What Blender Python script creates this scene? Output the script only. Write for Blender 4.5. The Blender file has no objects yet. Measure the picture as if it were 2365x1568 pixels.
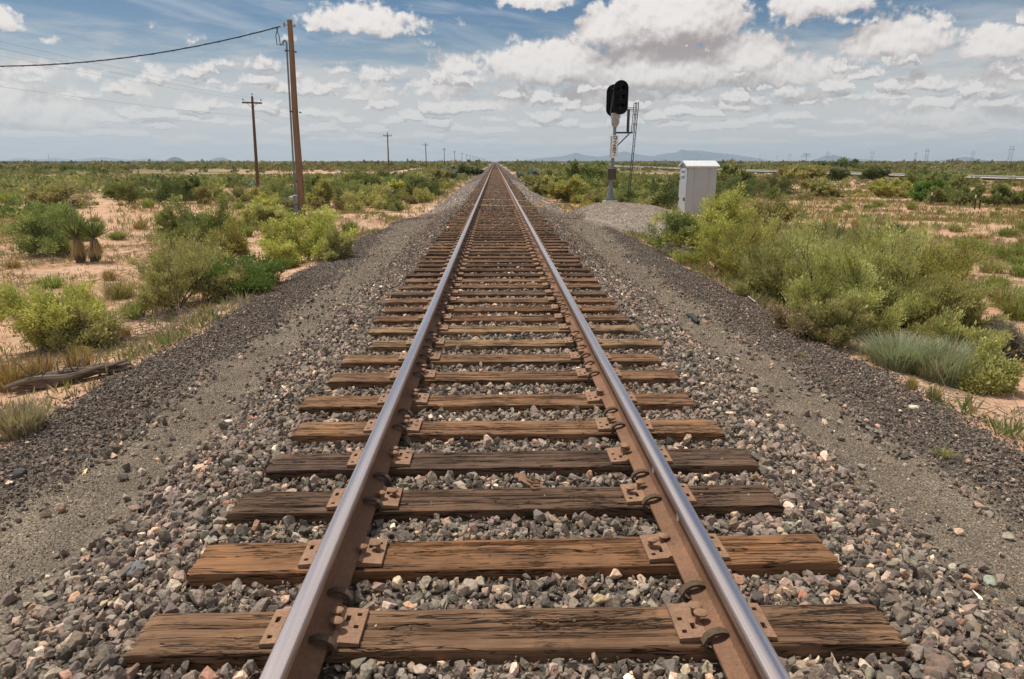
import bpy, bmesh, math, random
import numpy as np
from mathutils import Vector, Matrix, Euler, noise as mnoise
rad = math.radians
S = bpy.context.scene
COL = S.collection
rng = np.random.default_rng(7)
random.seed(7)
TAU = 2*math.pi

# ------------------------------------------------------------------ camera
CAM = Vector((-0.08, 0.0, 1.684))
FPX, CX, CY = 1577.0, 1182.5, 784.0          # measured on a 2365 px wide copy of the photograph
PITCH = math.atan((CY-373.0)/FPX)
YAW = math.atan((CX-1143.0)*math.cos(PITCH)/FPX)
cam_d = bpy.data.cameras.new('camera'); cam = bpy.data.objects.new('camera', cam_d); COL.objects.link(cam)
cam.location = CAM
cam.rotation_euler = Euler((math.pi/2-PITCH, 0, -YAW), 'XYZ')
cam_d.sensor_width = 36; cam_d.lens = 36*FPX/2365.0
cam_d.clip_start = 0.05; cam_d.clip_end = 60000
S.camera = cam
RCAM = cam.rotation_euler.to_matrix()
def ray(px, py):
    return (RCAM @ Vector(((px-CX)/FPX, -(py-CY)/FPX, -1))).normalized()

# ------------------------------------------------------------------ ground height
def sstep(a, b, x):
    t = np.clip((x-a)/(b-a), 0, 1); return t*t*(3-2*t)
def wav(x, y):
    return (np.sin(x*.31+1.3)*np.cos(y*.23+.4) + .6*np.sin(x*.71+y*.53) + .35*np.sin(x*1.7-y*1.3+2))
def wav2(x, y):
    return (np.sin(x*3.1+y*.7)*.5+np.sin(y*2.3-x*1.1+1)*.5+np.sin(x*7.3+2*y)*.25+np.sin(y*6.1-x*4)*.25)
NX = [0, 1.45, 1.75, 2.15, 2.4, 3.0, 3.3, 3.75, 4.2, 5.0, 6.5]
NZ = [-.062, -.075, -.13, -.32, -.395, -.42, -.42, -.445, -.54, -.68, -.74]
FX = [0, 1.5, 1.8, 3.2, 3.7, 6.5]
FZ = [-.062, -.075, -.15, -.74, -.86, -.90]
def H(x, y):
    x = np.asarray(x, float); y = np.asarray(y, float)
    ax = np.abs(x) + .10*np.sin(y*.9+np.sign(x))*sstep(2, 3, np.abs(x))
    t = sstep(25, 33, y)
    z = np.interp(ax, NX, NZ)*(1-t)+np.interp(ax, FX, FZ)*t
    out = sstep(4.0, 8, ax)
    z = z + out*.05*wav(x, y)+out*.012*wav2(x, y)
    # pale gravel mound that carries the signal
    r = np.sqrt(((x-5.3)/3.0)**2+((y-28.5)/7.0)**2)
    m = -.10-.0*x - .75*sstep(.35, 1.12, r)+.012*wav2(x*2, y*2)
    z = np.where(r < 1.12, np.maximum(z, m), z)
    # orange sand berm on the other side
    r = np.sqrt(((x+5.6)/2.5)**2+((y-25.5)/6.2)**2)
    m = -.32-.62*sstep(.3, 1.15, r)+.01*wav2(x*2, y*2)
    z = np.where(r < 1.15, np.maximum(z, m), z)
    return z
def hz(x, y): return float(H(x, y))
def at(px, py, z=None):
    """point of the ground seen at this place of the photograph"""
    d = ray(px, py); zz = -.6 if z is None else z
    for _ in range(12):
        t = (zz-CAM.z)/d.z; p = CAM+d*t
        if z is not None: break
        zz = .5*zz+.5*hz(p.x, p.y)
    return p
def scale_at(p):                    # photograph px (2365 wide) per metre at that point
    v = RCAM.transposed() @ (Vector(p)-CAM); return FPX/max(.1, -v.z)

# ------------------------------------------------------------------ nodes
def mat_new(name):
    m = bpy.data.materials.new(name); m.use_nodes = True
    m.node_tree.nodes.clear(); return m, G(m.node_tree)
class G:
    def __init__(s, t): s.t = t
    def n(s, typ, **kw):
        n = s.t.nodes.new(typ)
        for k, v in kw.items(): setattr(n, k, v)
        return n
    def lk(s, a, b): s.t.links.new(a, b)
    def put(s, sock, v):
        if hasattr(v, 'is_output'): s.lk(v, sock)
        elif v is not None:
            try: sock.default_value = v
            except Exception:
                try: sock.default_value = (v[0], v[1], v[2], 1)
                except Exception: sock.default_value = (v, v, v)
    def math(s, op, a, b=None, c=None, clamp=False):
        n = s.n('ShaderNodeMath', operation=op); n.use_clamp = clamp
        for i, v in enumerate((a, b, c)):
            if v is not None: s.put(n.inputs[i], v)
        return n.outputs[0]
    def vm(s, op, a, b=None, c=None, out=0):
        n = s.n('ShaderNodeVectorMath', operation=op)
        for i, v in enumerate((a, b, c)):
            if v is not None: s.put(n.inputs[i], v)
        if op == 'LENGTH' or op == 'DOT_PRODUCT': out = 1
        if op == 'SCALE': s.put(n.inputs[3], b)
        return n.outputs[out]
    def mix(s, f, a, b, mode='MIX'):
        n = s.n('ShaderNodeMix', data_type='RGBA', blend_type=mode)
        s.put(n.inputs[0], f); s.put(n.inputs[6], a); s.put(n.inputs[7], b); return n.outputs[2]
    def noise(s, vec, scale, detail=4, rough=.55, dist=0, color=False, typ=None):
        n = s.n('ShaderNodeTexNoise')
        if typ: n.noise_type = typ
        s.put(n.inputs['Vector'], vec); s.put(n.inputs['Scale'], scale); n.inputs['Detail'].default_value = detail
        n.inputs['Roughness'].default_value = rough; n.inputs['Distortion'].default_value = dist
        return n.outputs[1 if color else 0]
    def voro(s, vec, scale, feature='F1', out=0):
        n = s.n('ShaderNodeTexVoronoi', feature=feature); s.put(n.inputs['Vector'], vec); s.put(n.inputs['Scale'], scale)
        return n.outputs[out]
    def ramp(s, f, pts, interp='LINEAR'):
        n = s.n('ShaderNodeValToRGB'); n.color_ramp.interpolation = interp; e = n.color_ramp.elements
        while len(e) < len(pts): e.new(.5)
        for k, (p, c) in zip(e, pts):
            k.position = p; k.color = (c[0], c[1], c[2], 1) if hasattr(c, '__len__') else (c, c, c, 1)
        s.put(n.inputs[0], f); return n.outputs[0]
    def maprange(s, v, a, b, c=0, d=1, smooth=True):
        n = s.n('ShaderNodeMapRange', interpolation_type='SMOOTHSTEP' if smooth else 'LINEAR')
        for i, q in enumerate((v, a, b, c, d)): s.put(n.inputs[i], q)
        return n.outputs[0]
    def obj(s): return s.n('ShaderNodeTexCoord').outputs['Object']
    def geo(s): return s.n('ShaderNodeNewGeometry').outputs['Position']
    def attr(s, name): return s.n('ShaderNodeAttribute', attribute_name=name).outputs['Color']
    def mapv(s, v, sc): return s.vm('MULTIPLY', v, sc)
    def bump(s, h, strength=.5, dist=.01):
        n = s.n('ShaderNodeBump'); n.inputs['Strength'].default_value = strength; n.inputs['Distance'].default_value = dist
        s.put(n.inputs['Height'], h); return n.outputs[0]
    def bsdf(s, color, rough=.8, metal=0, normal=None, spec=.3):
        n = s.n('ShaderNodeBsdfPrincipled'); s.put(n.inputs['Base Color'], color); s.put(n.inputs['Roughness'], rough)
        s.put(n.inputs['Metallic'], metal); n.inputs['Specular IOR Level'].default_value = spec
        if normal is not None: s.lk(normal, n.inputs['Normal'])
        return n.outputs[0]
    def out(s, sh, vol=None):
        o = s.n('ShaderNodeOutputMaterial')
        if sh is not None: s.lk(sh, o.inputs[0])
        if vol is not None: s.lk(vol, o.inputs[1])
M = {}
def simple(name, color, rough=.7, metal=0, var=.25, sc=6, bump=0, stretch=(1, 1, 1), spec=.3, bsc=40):
    m, g = mat_new(name); v = g.mapv(g.obj(), stretch)
    a = g.noise(v, sc, 6, .65)
    c = g.mix(g.ramp(a, [(.3, 0), (.7, 1)]), tuple(k*(1-var) for k in color), tuple(min(1, k*(1+var)) for k in color))
    nm = g.bump(g.noise(v, bsc, 5, .7), bump, .01) if bump else None
    g.out(g.bsdf(c, rough, metal, nm, spec)); M[name] = m; return m

def m_stone(name, rough=.85):
    m, g = mat_new(name); c = g.attr('col'); p = g.geo()
    a = g.noise(p, 45, 5, .7); b = g.noise(p, 260, 4, .7)
    k = g.math('ADD', g.math('MULTIPLY', a, 1.1), g.math('MULTIPLY', b, .55))
    c2 = g.mix(1, c, g.ramp(k, [(.35, .45), (1.25/1.3, 1.35)]), 'MULTIPLY')
    dust = g.mix(g.ramp(g.noise(p, 20, 3, .6), [(.5, 0), (.75, .35)]), c2, (.30, .25, .20))
    h = g.math('ADD', g.math('MULTIPLY', g.noise(p, 90, 6, .75), 1), g.voro(p, 70))
    g.out(g.bsdf(dust, rough, 0, g.bump(h, .55, .006), .25)); M[name] = m
m_stone('stone')

def m_wood():
    m, g = mat_new('tie_wood'); oi = g.n('ShaderNodeObjectInfo')
    p = g.vm('ADD', g.obj(), g.vm('MULTIPLY', oi.outputs['Location'], (3.7, 7.3, 1)))
    grain = g.noise(g.mapv(p, (2.2, 60, 60)), 1, 8, .72, .3)
    fib = g.noise(g.mapv(p, (9, 260, 200)), 1, 5, .7)
    warp = g.vm('ADD', p, g.vm('SCALE', g.noise(g.mapv(p, (3, 6, 6)), 1, 3, color=True), .045))
    crk = g.noise(g.mapv(warp, (.9, 22, 22)), 1, 3, .6)
    crack = g.ramp(g.math('ABSOLUTE', g.math('SUBTRACT', crk, .5)), [(.003, 1), (.016, 0)])
    crk2 = g.noise(g.mapv(warp, (3.5, 75, 75)), 1, 4, .6)
    crack2 = g.ramp(g.math('ABSOLUTE', g.math('SUBTRACT', crk2, .5)), [(.003, 1), (.022, 0)])
    msk = g.ramp(g.noise(p, 3.1, 3), [(.5, 0), (.66, 1)])
    cr = g.math('MAXIMUM', crack, g.math('MULTIPLY', crack2, msk))
    big = g.noise(g.mapv(p, (2.3, 5, 5)), 1, 5, .6)
    base = oi.outputs['Color']
    c = g.mix(1, base, g.ramp(grain, [(.28, .70), (.5, 1.0), (.72, 1.38)]), 'MULTIPLY')
    c = g.mix(1, c, g.ramp(fib, [(.3, .72), (.7, 1.25)]), 'MULTIPLY')
    c = g.mix(1, c, g.ramp(big, [(.3, (.60, .56, .55)), (.5, (1, 1, 1)), (.72, (1.45, 1.32, 1.15))]), 'MULTIPLY')
    c = g.mix(g.math('MULTIPLY', cr, .93), c, (.008, .006, .005))
    h = g.math('SUBTRACT', g.math('ADD', g.math('MULTIPLY', grain, .7), g.math('MULTIPLY', fib, .25)), g.math('MULTIPLY', cr, 1.6))
    g.out(g.bsdf(c, .85, 0, g.bump(h, .9, .009), .2)); M['tie_wood'] = m
m_wood()
def m_rust(name, a, b, sc=5, rough=.75):
    m, g = mat_new(name); p = g.geo()
    n1 = g.noise(p, sc, 7, .7); n2 = g.noise(p, 90, 5, .7)
    c = g.mix(g.ramp(n1, [(.3, 0), (.7, 1)]), a, b)
    c = g.mix(1, c, g.ramp(n2, [(.3, .72), (.7, 1.22)]), 'MULTIPLY')
    c = g.mix(g.ramp(g.noise(p, 17, 6, .75), [(.60, 0), (.70, .55)]), c, (.05, .03, .022))
    g.out(g.bsdf(c, rough, .1, g.bump(g.noise(p, 160, 5, .75), .35, .003), .3)); M[name] = m
m_rust('rust', (.155, .082, .048), (.25, .135, .08))
m_rust('rust_plate', (.20, .118, .075), (.34, .20, .125), 11)
m_rust('rust_dark', (.07, .048, .031), (.125, .085, .055), 14)
def m_polish():
    m, g = mat_new('polished_steel'); p = g.geo(); o = g.obj(); sx = g.n('ShaderNodeSeparateXYZ'); g.lk(o, sx.inputs[0])
    wob = g.math('MULTIPLY', g.math('SUBTRACT', g.noise(g.mapv(p, (0, .9, 0)), 1, 3), .5), .012)
    dist = g.math('ABSOLUTE', g.math('ADD', sx.outputs[0], wob))
    edge = g.maprange(dist, .020, .034)                      # the wheels polish a band; the shoulders stay duller
    st = g.noise(g.mapv(p, (420, .7, 1)), 1, 5, .65)
    spk = g.ramp(g.noise(p, 130, 5, .75), [(.56, 0), (.68, 1)])
    c = g.mix(g.ramp(st, [(.3, 0), (.7, 1)]), (.74, .62, .57), (.90, .79, .74))
    c = g.mix(g.math('MULTIPLY', edge, .55), c, (.40, .31, .29))
    c = g.mix(g.math('MULTIPLY', g.math('MULTIPLY', spk, edge), .7), c, (.20, .11, .07))
    r = g.math('ADD', g.math('MULTIPLY', edge, .17), g.math('MULTIPLY_ADD', st, .12, .18))
    g.out(g.bsdf(c, r, 1, g.bump(st, .04, .002), .5)); M['polished_steel'] = m
m_polish()
simple('pole_wood', (.20, .125, .075), .85, 0, .45, 1, .8, (30, 30, 1.2), bsc=2)
simple('dark_pole_wood', (.13, .075, .05), .9, 0, .35, 1, .5, (30, 30, 1.2), bsc=2)
simple('crossarm_wood', (.12, .07, .048), .9, 0, .3, 6)
simple('galvanized', (.21, .225, .235), .5, .35, .25, 12, .1)
simple('pale_steel', (.42, .41, .39), .55, .2, .2, 9, .1)
simple('cabinet_paint', (.40, .435, .47), .45, .0, .06, 2)
simple('cabinet_shaded', (.355, .385, .40), .5, .0, .05, 2)  # darker copy of the cabinet paint, the front's shade put into its colour
simple('roof_paint', (.60, .62, .63), .4, 0, .06, 2)
simple('dark_metal', (.05, .05, .052), .5, .3, .2, 10)
simple('black_metal', (.0045, .0045, .006), .5, 0, .3, 10, spec=.12)
simple('lens_glass', (.010, .008, .008), .35, 0, .2, 10, spec=.5)
simple('box_brown', (.09, .065, .052), .6, .2, .3, 8)
simple('conduit', (.16, .19, .22), .5, .3, .15, 8)
simple('concrete', (.42, .40, .36), .9, 0, .15, 12, .4)
simple('sign_white', (.80, .78, .74), .6, 0, .06, 8)
simple('sign_black', (.008, .008, .009), .6, 0, .1, 8)
simple('porcelain', (.30, .28, .27), .3, 0, .2, 8)
simple('cable_black', (.012, .012, .014), .6, 0, .2, 8)
simple('cable_yellow', (.72, .46, .14), .6, 0, .2, 8)
simple('hose_dark', (.035, .045, .05), .6, 0, .3, 9)
simple('dead_wood', (.15, .115, .09), .9, 0, .5, 1, .9, (3, 3, 30), bsc=3)
simple('twig_wood', (.20, .165, .13), .9, 0, .3, 9)
simple('shrub_stem', (.11, .08, .058), .9, 0, .35, 9)
simple('pale_stick', (.38, .33, .26), .9, 0, .2, 12)
simple('white_paint', (.60, .60, .55), .7, 0, .15, 60)
simple('post_green', (.03, .045, .035), .7, .1, .2, 9)
simple('tower_steel', (.10, .11, .12), .6, .3, .2, 2)
simple('mountain_rock_hazed', (.095, .12, .155), .95, 0, .3, .004, 0)  # blue tint puts part of the distance haze into the rock colour
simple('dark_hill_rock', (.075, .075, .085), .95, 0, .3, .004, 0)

def m_leaf():
    m, g = mat_new('foliage'); c = g.attr('col')
    hs = g.n('ShaderNodeHueSaturation'); oi = g.n('ShaderNodeObjectInfo')
    g.put(hs.inputs['Hue'], g.math('ADD', g.math('MULTIPLY', oi.outputs['Random'], .03), .485))
    g.put(hs.inputs['Value'], g.math('ADD', g.math('MULTIPLY', oi.outputs['Random'], .3), .86)); g.put(hs.inputs['Color'], c)
    d = g.n('ShaderNodeBsdfDiffuse'); g.lk(hs.outputs[0], d.inputs[0])
    t = g.n('ShaderNodeBsdfTranslucent'); g.lk(g.mix(1, hs.outputs[0], (1.1, 1.15, .7), 'MULTIPLY'), t.inputs[0])
    mx = g.n('ShaderNodeMixShader'); mx.inputs[0].default_value = .32
    g.lk(d.outputs[0], mx.inputs[1]); g.lk(t.outputs[0], mx.inputs[2]); g.out(mx.outputs[0]); M['foliage'] = m
m_leaf()

def m_sand():
    m, g = mat_new('desert_sand'); p = g.geo()
    a = g.noise(p, .35, 6, .6); b = g.noise(p, 3.0, 6, .65); f = g.noise(p, 60, 4, .7)
    c = g.mix(g.ramp(a, [(.35, 0), (.65, 1)]), (.53, .315, .195), (.62, .425, .30))
    c = g.mix(g.ramp(b, [(.45, 0), (.7, .75)]), c, (.36, .20, .12))
    lit = g.ramp(g.noise(p, 9, 6, .75), [(.54, 0), (.66, .7)])
    c = g.mix(lit, c, (.22, .17, .12))
    c = g.mix(1, c, g.ramp(f, [(.3, .75), (.7, 1.2)]), 'MULTIPLY')
    # far away the low ground cover closes up and the soil shows only in bands
    sp = g.n('ShaderNodeSeparateXYZ'); g.lk(p, sp.inputs[0])
    dist = g.vm('LENGTH', g.mapv(p, (1, 1, 0)))
    band = g.noise(g.mapv(p, (.012, .035, 1)), 1, 5, .6)
    cover = g.math('MULTIPLY', g.maprange(dist, 30, 140), g.ramp(band, [(.40, 0), (.53, 1)]))
    tuft = g.ramp(g.noise(p, .9, 5, .7), [(.35, (.07, .085, .035)), (.6, (.15, .145, .065)), (.75, (.27, .21, .11))])
    c = g.mix(g.math('MULTIPLY', cover, .85), c, tuft)
    h = g.math('ADD', g.math('MULTIPLY', b, 2), g.math('MULTIPLY', f, .25))
    h = g.math('ADD', h, g.math('MULTIPLY', g.noise(p, 14, 5, .7), .6))
    g.out(g.bsdf(c, .95, 0, g.bump(h, .7, .05), .1)); M['desert_sand'] = m
m_sand()
def m_gravel(name, dark, mid, light, sc, bsc):
    m, g = mat_new(name); p = g.geo()
    cell = g.voro(p, sc, out=1); sp = g.n('ShaderNodeSeparateXYZ'); g.lk(cell, sp.inputs[0])
    c = g.ramp(sp.outputs[0], [(0, dark), (.55, mid), (.86, mid), (.93, light), (1, light)])
    d = g.voro(p, sc)
    c = g.mix(1, c, g.ramp(g.noise(p, 2.2, 5, .6), [(.3, .72), (.7, 1.25)]), 'MULTIPLY')
    h = g.math('SUBTRACT', 1, d)
    g.out(g.bsdf(c, .9, 0, g.bump(h, .8, bsc), .2)); M[name] = m
m_gravel('bed_gravel', (.05, .042, .035), (.105, .088, .072), (.24, .2, .16), 60, .012)
m_gravel('path_gravel', (.10, .082, .06), (.185, .152, .115), (.34, .28, .21), 110, .008)
m_gravel('mound_gravel', (.16, .13, .105), (.27, .23, .19), (.46, .40, .34), 40, .02)
m_gravel('asphalt', (.10, .095, .10), (.14, .13, .135), (.19, .18, .18), 30, .002)
m_gravel('road_shoulder', (.42, .37, .29), (.50, .44, .36), (.58, .52, .44), 20, .002)

# ------------------------------------------------------------------ mesh building
def np_mesh(name, V, F, mat, col=None, smooth=False, matidx=None):
    """V (n,3); F (m,k) all faces of k corners"""
    V = np.asarray(V, np.float32); F = np.asarray(F, np.int32); k = F.shape[1]
    me = bpy.data.meshes.new(name); me.vertices.add(len(V)); me.vertices.foreach_set('co', V.ravel())
    me.loops.add(F.size); me.loops.foreach_set('vertex_index', F.ravel())
    me.polygons.add(len(F)); me.polygons.foreach_set('loop_start', np.arange(0, F.size, k, dtype=np.int32))
    for q in (mat if isinstance(mat, (list, tuple)) else [mat]): me.materials.append(q)
    if matidx is not None: me.polygons.foreach_set('material_index', np.asarray(matidx, np.int32))
    if smooth: me.polygons.foreach_set('use_smooth', np.ones(len(F), bool))
    else: me.polygons.foreach_set('use_smooth', np.zeros(len(F), bool))
    if col is not None:
        a = me.attributes.new('col', 'FLOAT_COLOR', 'FACE'); c = np.ones((len(F), 4), np.float32); c[:, :3] = col
        a.data.foreach_set('color', c.ravel())
    me.update(calc_edges=True); return me
def link(name, me, parent=None, loc=None, rot=None):
    o = bpy.data.objects.new(name, me); COL.objects.link(o)
    if parent is not None: o.parent = parent
    if loc is not None: o.location = loc
    if rot is not None: o.rotation_euler = rot
    return o
def tag(o, label=None, cat=None, group=None, kind=None):
    if label: o['label'] = label
    if cat: o['category'] = cat
    if group: o['group'] = group
    if kind: o['kind'] = kind
    return o
def empty(name, loc, label=None, cat=None, group=None, rz=0):
    o = bpy.data.objects.new(name, None); COL.objects.link(o); o.location = loc; o.rotation_euler = (0, 0, rz)
    o.empty_display_size = .2
    return tag(o, label, cat, group)
def copy_tree(o, parent=None):
    c = o.copy(); COL.objects.link(c); c.parent = parent
    for ch in KIDS.get(o.name, []): copy_tree(ch, c)
    return c
KIDS = {}
def note_kids(root):
    for o in COL.objects:
        if o.parent: KIDS.setdefault(o.parent.name, [])
    for o in [root]+[q for q in COL.objects if q.parent == root]:
        KIDS[o.name] = [q for q in COL.objects if q.parent == o]

class MB:
    def __init__(s): s.v = []; s.f = []; s.mi = []; s.c = []; s.col = (1, 1, 1)
    def add(s, vs, fs, mi=0):
        b = len(s.v); s.v.extend([tuple(v) for v in vs]); s.f.extend([tuple(b+i for i in f) for f in fs])
        s.mi.extend([mi]*len(fs)); s.c.extend([s.col]*len(fs)); return s
    def box(s, c, d, mi=0, R=None, bev=0):
        x, y, z = (k/2 for k in d); c = Vector(c)
        if bev:
            b = min(bev, x*.9, y*.9, z*.9); vs = []
            for sz in (-1, 1):
                for (ex, ey) in ((x, y-b), (x-b, y), (-x+b, y), (-x, y-b), (-x, -y+b), (-x+b, -y), (x-b, -y), (x, -y+b)): vs.append(Vector((ex, ey, sz*(z-b))))
            for sz in (-1, 1):
                for (ex, ey) in ((x-b, y-b),)*2+((-x+b, y-b),)*2+((-x+b, -y+b),)*2+((x-b, -y+b),)*2: vs.append(Vector((ex, ey, sz*z)))
            fs = []
            for i in range(8):
                j = (i+1) % 8; fs.append((i, j, 8+j, 8+i))
                fs.append((8+i, 8+j, 24+j, 24+i)); fs.append((j, i, 16+i, 16+j))
            fs.append(tuple(range(24, 32))); fs.append(tuple(reversed(range(16, 24))))
        else:
            vs = [Vector((a*x, b_*y, e*z)) for e in (-1, 1) for a, b_ in ((-1, -1), (1, -1), (1, 1), (-1, 1))]
            fs = [(0, 3, 2, 1), (4, 5, 6, 7), (0, 1, 5, 4), (1, 2, 6, 5), (2, 3, 7, 6), (3, 0, 4, 7)]
        if R is not None: vs = [R @ v for v in vs]
        return s.add([v+c for v in vs], fs, mi)
    def tube(s, pts, r, n=8, mi=0, cap=True, flat=1.0):
        pts = [Vector(p) for p in pts]; rs = r if hasattr(r, '__len__') else [r]*len(pts)
        vs = []; up = None
        for i, p in enumerate(pts):
            t = (pts[min(i+1, len(pts)-1)]-pts[max(i-1, 0)])
            if t.length < 1e-9: t = Vector((0, 0, 1))
            t.normalize()
            if up is None: up = Vector((0, 0, 1)) if abs(t.z) < .9 else Vector((1, 0, 0))
            u = t.cross(up)
            if u.length < 1e-6: u = t.cross(Vector((0, 1, 0)))
            u.normalize(); w = u.cross(t).normalized(); up = w
            for k in range(n):
                a = TAU*k/n; vs.append(p+u*(math.cos(a)*rs[i])+w*(math.sin(a)*rs[i]*flat))
        fs = [(i*n+k, i*n+(k+1) % n, (i+1)*n+(k+1) % n, (i+1)*n+k) for i in range(len(pts)-1) for k in range(n)]
        if cap: fs += [tuple(reversed(range(n))), tuple(range((len(pts)-1)*n, len(pts)*n))]
        return s.add(vs, fs, mi)
    def prism(s, poly, a, b, axis=1, mi=0, endmi=None):
        """poly of 2-D points extruded along an axis from a to b"""
        n = len(poly); vs = []
        for q in (a, b):
            for (u, w) in poly: vs.append((u, q, w) if axis == 1 else (q, u, w) if axis == 0 else (u, w, q))
        for i in range(n):
            j = (i+1) % n; s.add([vs[i], vs[j], vs[n+j], vs[n+i]], [(0, 1, 2, 3)], mi[i] if hasattr(mi, '__len__') else mi)
        e = endmi if endmi is not None else (mi[0] if hasattr(mi, '__len__') else mi)
        s.add(vs[:n], [tuple(reversed(range(n)))], e); s.add(vs[n:], [tuple(range(n))], e); return s
    def mesh(s, name, mats, smooth=False, col=False, merge=False):
        me = bpy.data.meshes.new(name); me.from_pydata(s.v, [], s.f)
        for q in (mats if isinstance(mats, (list, tuple)) else [mats]): me.materials.append(M[q])
        me.polygons.foreach_set('material_index', s.mi)
        if col:
            a = me.attributes.new('col', 'FLOAT_COLOR', 'FACE'); c = np.ones((len(s.f), 4), np.float32); c[:, :3] = s.c
            a.data.foreach_set('color', c.ravel())
        bm = bmesh.new(); bm.from_mesh(me)
        if merge: bmesh.ops.remove_doubles(bm, verts=bm.verts, dist=1e-5)
        bmesh.ops.recalc_face_normals(bm, faces=bm.faces); bm.to_mesh(me); bm.free()
        if smooth:
            me.polygons.foreach_set('use_smooth', np.ones(len(me.polygons), bool))
            me.set_sharp_from_angle(angle=rad(40))
        me.update(); return me
    def obj(s, name, mats, parent=None, **k):
        return link(name, s.mesh(name, mats, k.get('smooth', False), k.get('col', False), k.get('merge', False)), parent, k.get('loc'), k.get('rot'))
# ------------------------------------------------------------------ light and sky
SUN = Vector((-.33, .22, .92)).normalized()
sd = bpy.data.lights.new('sun', 'SUN'); sd.energy = 3.6; sd.angle = rad(1.2); sd.color = (1, .93, .82)
so = bpy.data.objects.new('sun', sd); COL.objects.link(so); so.rotation_euler = SUN.to_track_quat('Z', 'Y').to_euler(); so.location = (0, 0, 50)
W = bpy.data.worlds.new('World'); S.world = W; W.use_nodes = True; W.node_tree.nodes.clear()
W.cycles.sampling_method = 'MANUAL'; W.cycles.sample_map_resolution = 512
STR = .12; SKYV = .41
# clouds: x0, x1, top, bottom measured on the photograph, kept as azimuth and elevation of the sky
CL = [(695, 985, 4, 82), (700, 800, 30, 72), (-60, 62, 14, 78), (1140, 1340, -40, 24), (1325, 1480, 0, 110), (1380, 1740, -60, 108),
 (1105, 1330, 95, 190), (1180, 1420, 80, 200), (1300, 1760, 90, 215), (1600, 1850, 70, 175), (1765, 2050, -60, 42), (1800, 1900, -30, 62),
 (1940, 2215, 26, 138), (2205, 2420, 50, 140), (1640, 1980, 120, 205), (2215, 2420, 138, 215), (2060, 2150, 165, 205), (1795, 1945, 205, 250),
 (1990, 2110, 212, 238), (800, 925, 188, 232), (945, 1082, 180, 228), (1110, 1190, 200, 256), (1180, 1245, 195, 240), (1250, 1370, 232, 262),
 (995, 1120, 120, 168), (830, 905, 152, 184), (255, 372, 186, 222), (160, 245, 145, 178), (0, 150, 135, 178), (325, 390, 150, 178),
 (515, 548, 193, 214), (448, 498, 190, 206), (636, 745, 186, 208), (-80, 100, 165, 300), (-40, 260, 200, 310), (400, 480, 215, 258),
 (1960, 2420, 225, 300), (1240, 1560, 195, 245), (1640, 1780, 230, 262), (965, 1000, 66, 80)]
def ang(px, py):
    d = ray(px, py); return math.atan2(d.x, d.y), math.asin(max(-1, min(1, d.z)))
g = G(W.node_tree)
def new_group(name, ins, outs):
    t = bpy.data.node_groups.new(name, 'ShaderNodeTree')
    for n_, ty in ins: t.interface.new_socket(n_, in_out='INPUT', socket_type=ty)
    for n_, ty in outs: t.interface.new_socket(n_, in_out='OUTPUT', socket_type=ty)
    q = G(t); gi = q.n('NodeGroupInput'); go = q.n('NodeGroupOutput'); return t, q, gi, go
tb, q, gi, go = new_group('cloud_bodies', [('P', 'NodeSocketVector')], [('D', 'NodeSocketFloat')])
P = gi.outputs[0]; cur = None
for (x0, x1, yt, yb) in CL:
    a0, _ = ang(x0, (yt+yb)/2); a1, _ = ang(x1, (yt+yb)/2); xc = (x0+x1)/2
    _, et = ang(xc, yt); _, eb = ang(xc, yb); hh = et-eb; ce = eb+.3*hh
    ia = 2/(a1-a0); ie = 1/(.7*hh); ca = (a0+a1)/2
    d = q.vm('MULTIPLY_ADD', P, (ia, ie, 0), (-ca*ia, -ce*ie, 0))
    d = q.vm('MAXIMUM', d, q.vm('MULTIPLY', d, (-1, -2.33, 0)))
    L = q.math('MULTIPLY', q.math('SUBTRACT', q.vm('LENGTH', d), 1), min(.7*hh, (a1-a0)/2)*.9)
    cur = L if cur is None else q.math('SMOOTH_MIN', cur, L, .009)
q.lk(cur, go.inputs[0])
# detail: billows, plus the endless small cumulus rows towards the horizon
g = G(W.node_tree)
V = g.n('ShaderNodeTexCoord').outputs['Generated']
sp = g.n('ShaderNodeSeparateXYZ'); g.lk(V, sp.inputs[0])
az = g.math('ARCTAN2', sp.outputs[0], sp.outputs[1]); el = g.math('ARCSINE', sp.outputs[2])
cb = g.n('ShaderNodeCombineXYZ'); g.lk(az, cb.inputs[0]); g.lk(el, cb.inputs[1]); P = cb.outputs[0]
k = 1/STR
def kc(c): return tuple(x*k for x in c)
sky = g.n('ShaderNodeTexSky', sky_type='NISHITA'); sky.sun_disc = False
sky.sun_elevation = math.asin(SUN.z); sky.sun_rotation = math.atan2(SUN.x, SUN.y); sky.air_density = 1.0; sky.dust_density = .6; sky.ozone_density = 2.2
hs = g.n('ShaderNodeHueSaturation'); hs.inputs['Saturation'].default_value = 1.32; hs.inputs['Value'].default_value = SKYV; g.lk(sky.outputs[0], hs.inputs['Color'])
low = g.maprange(el, .19, .02)
base = g.mix(g.math('MULTIPLY', low, .80), hs.outputs[0], kc((.50, .515, .52)))
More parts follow.
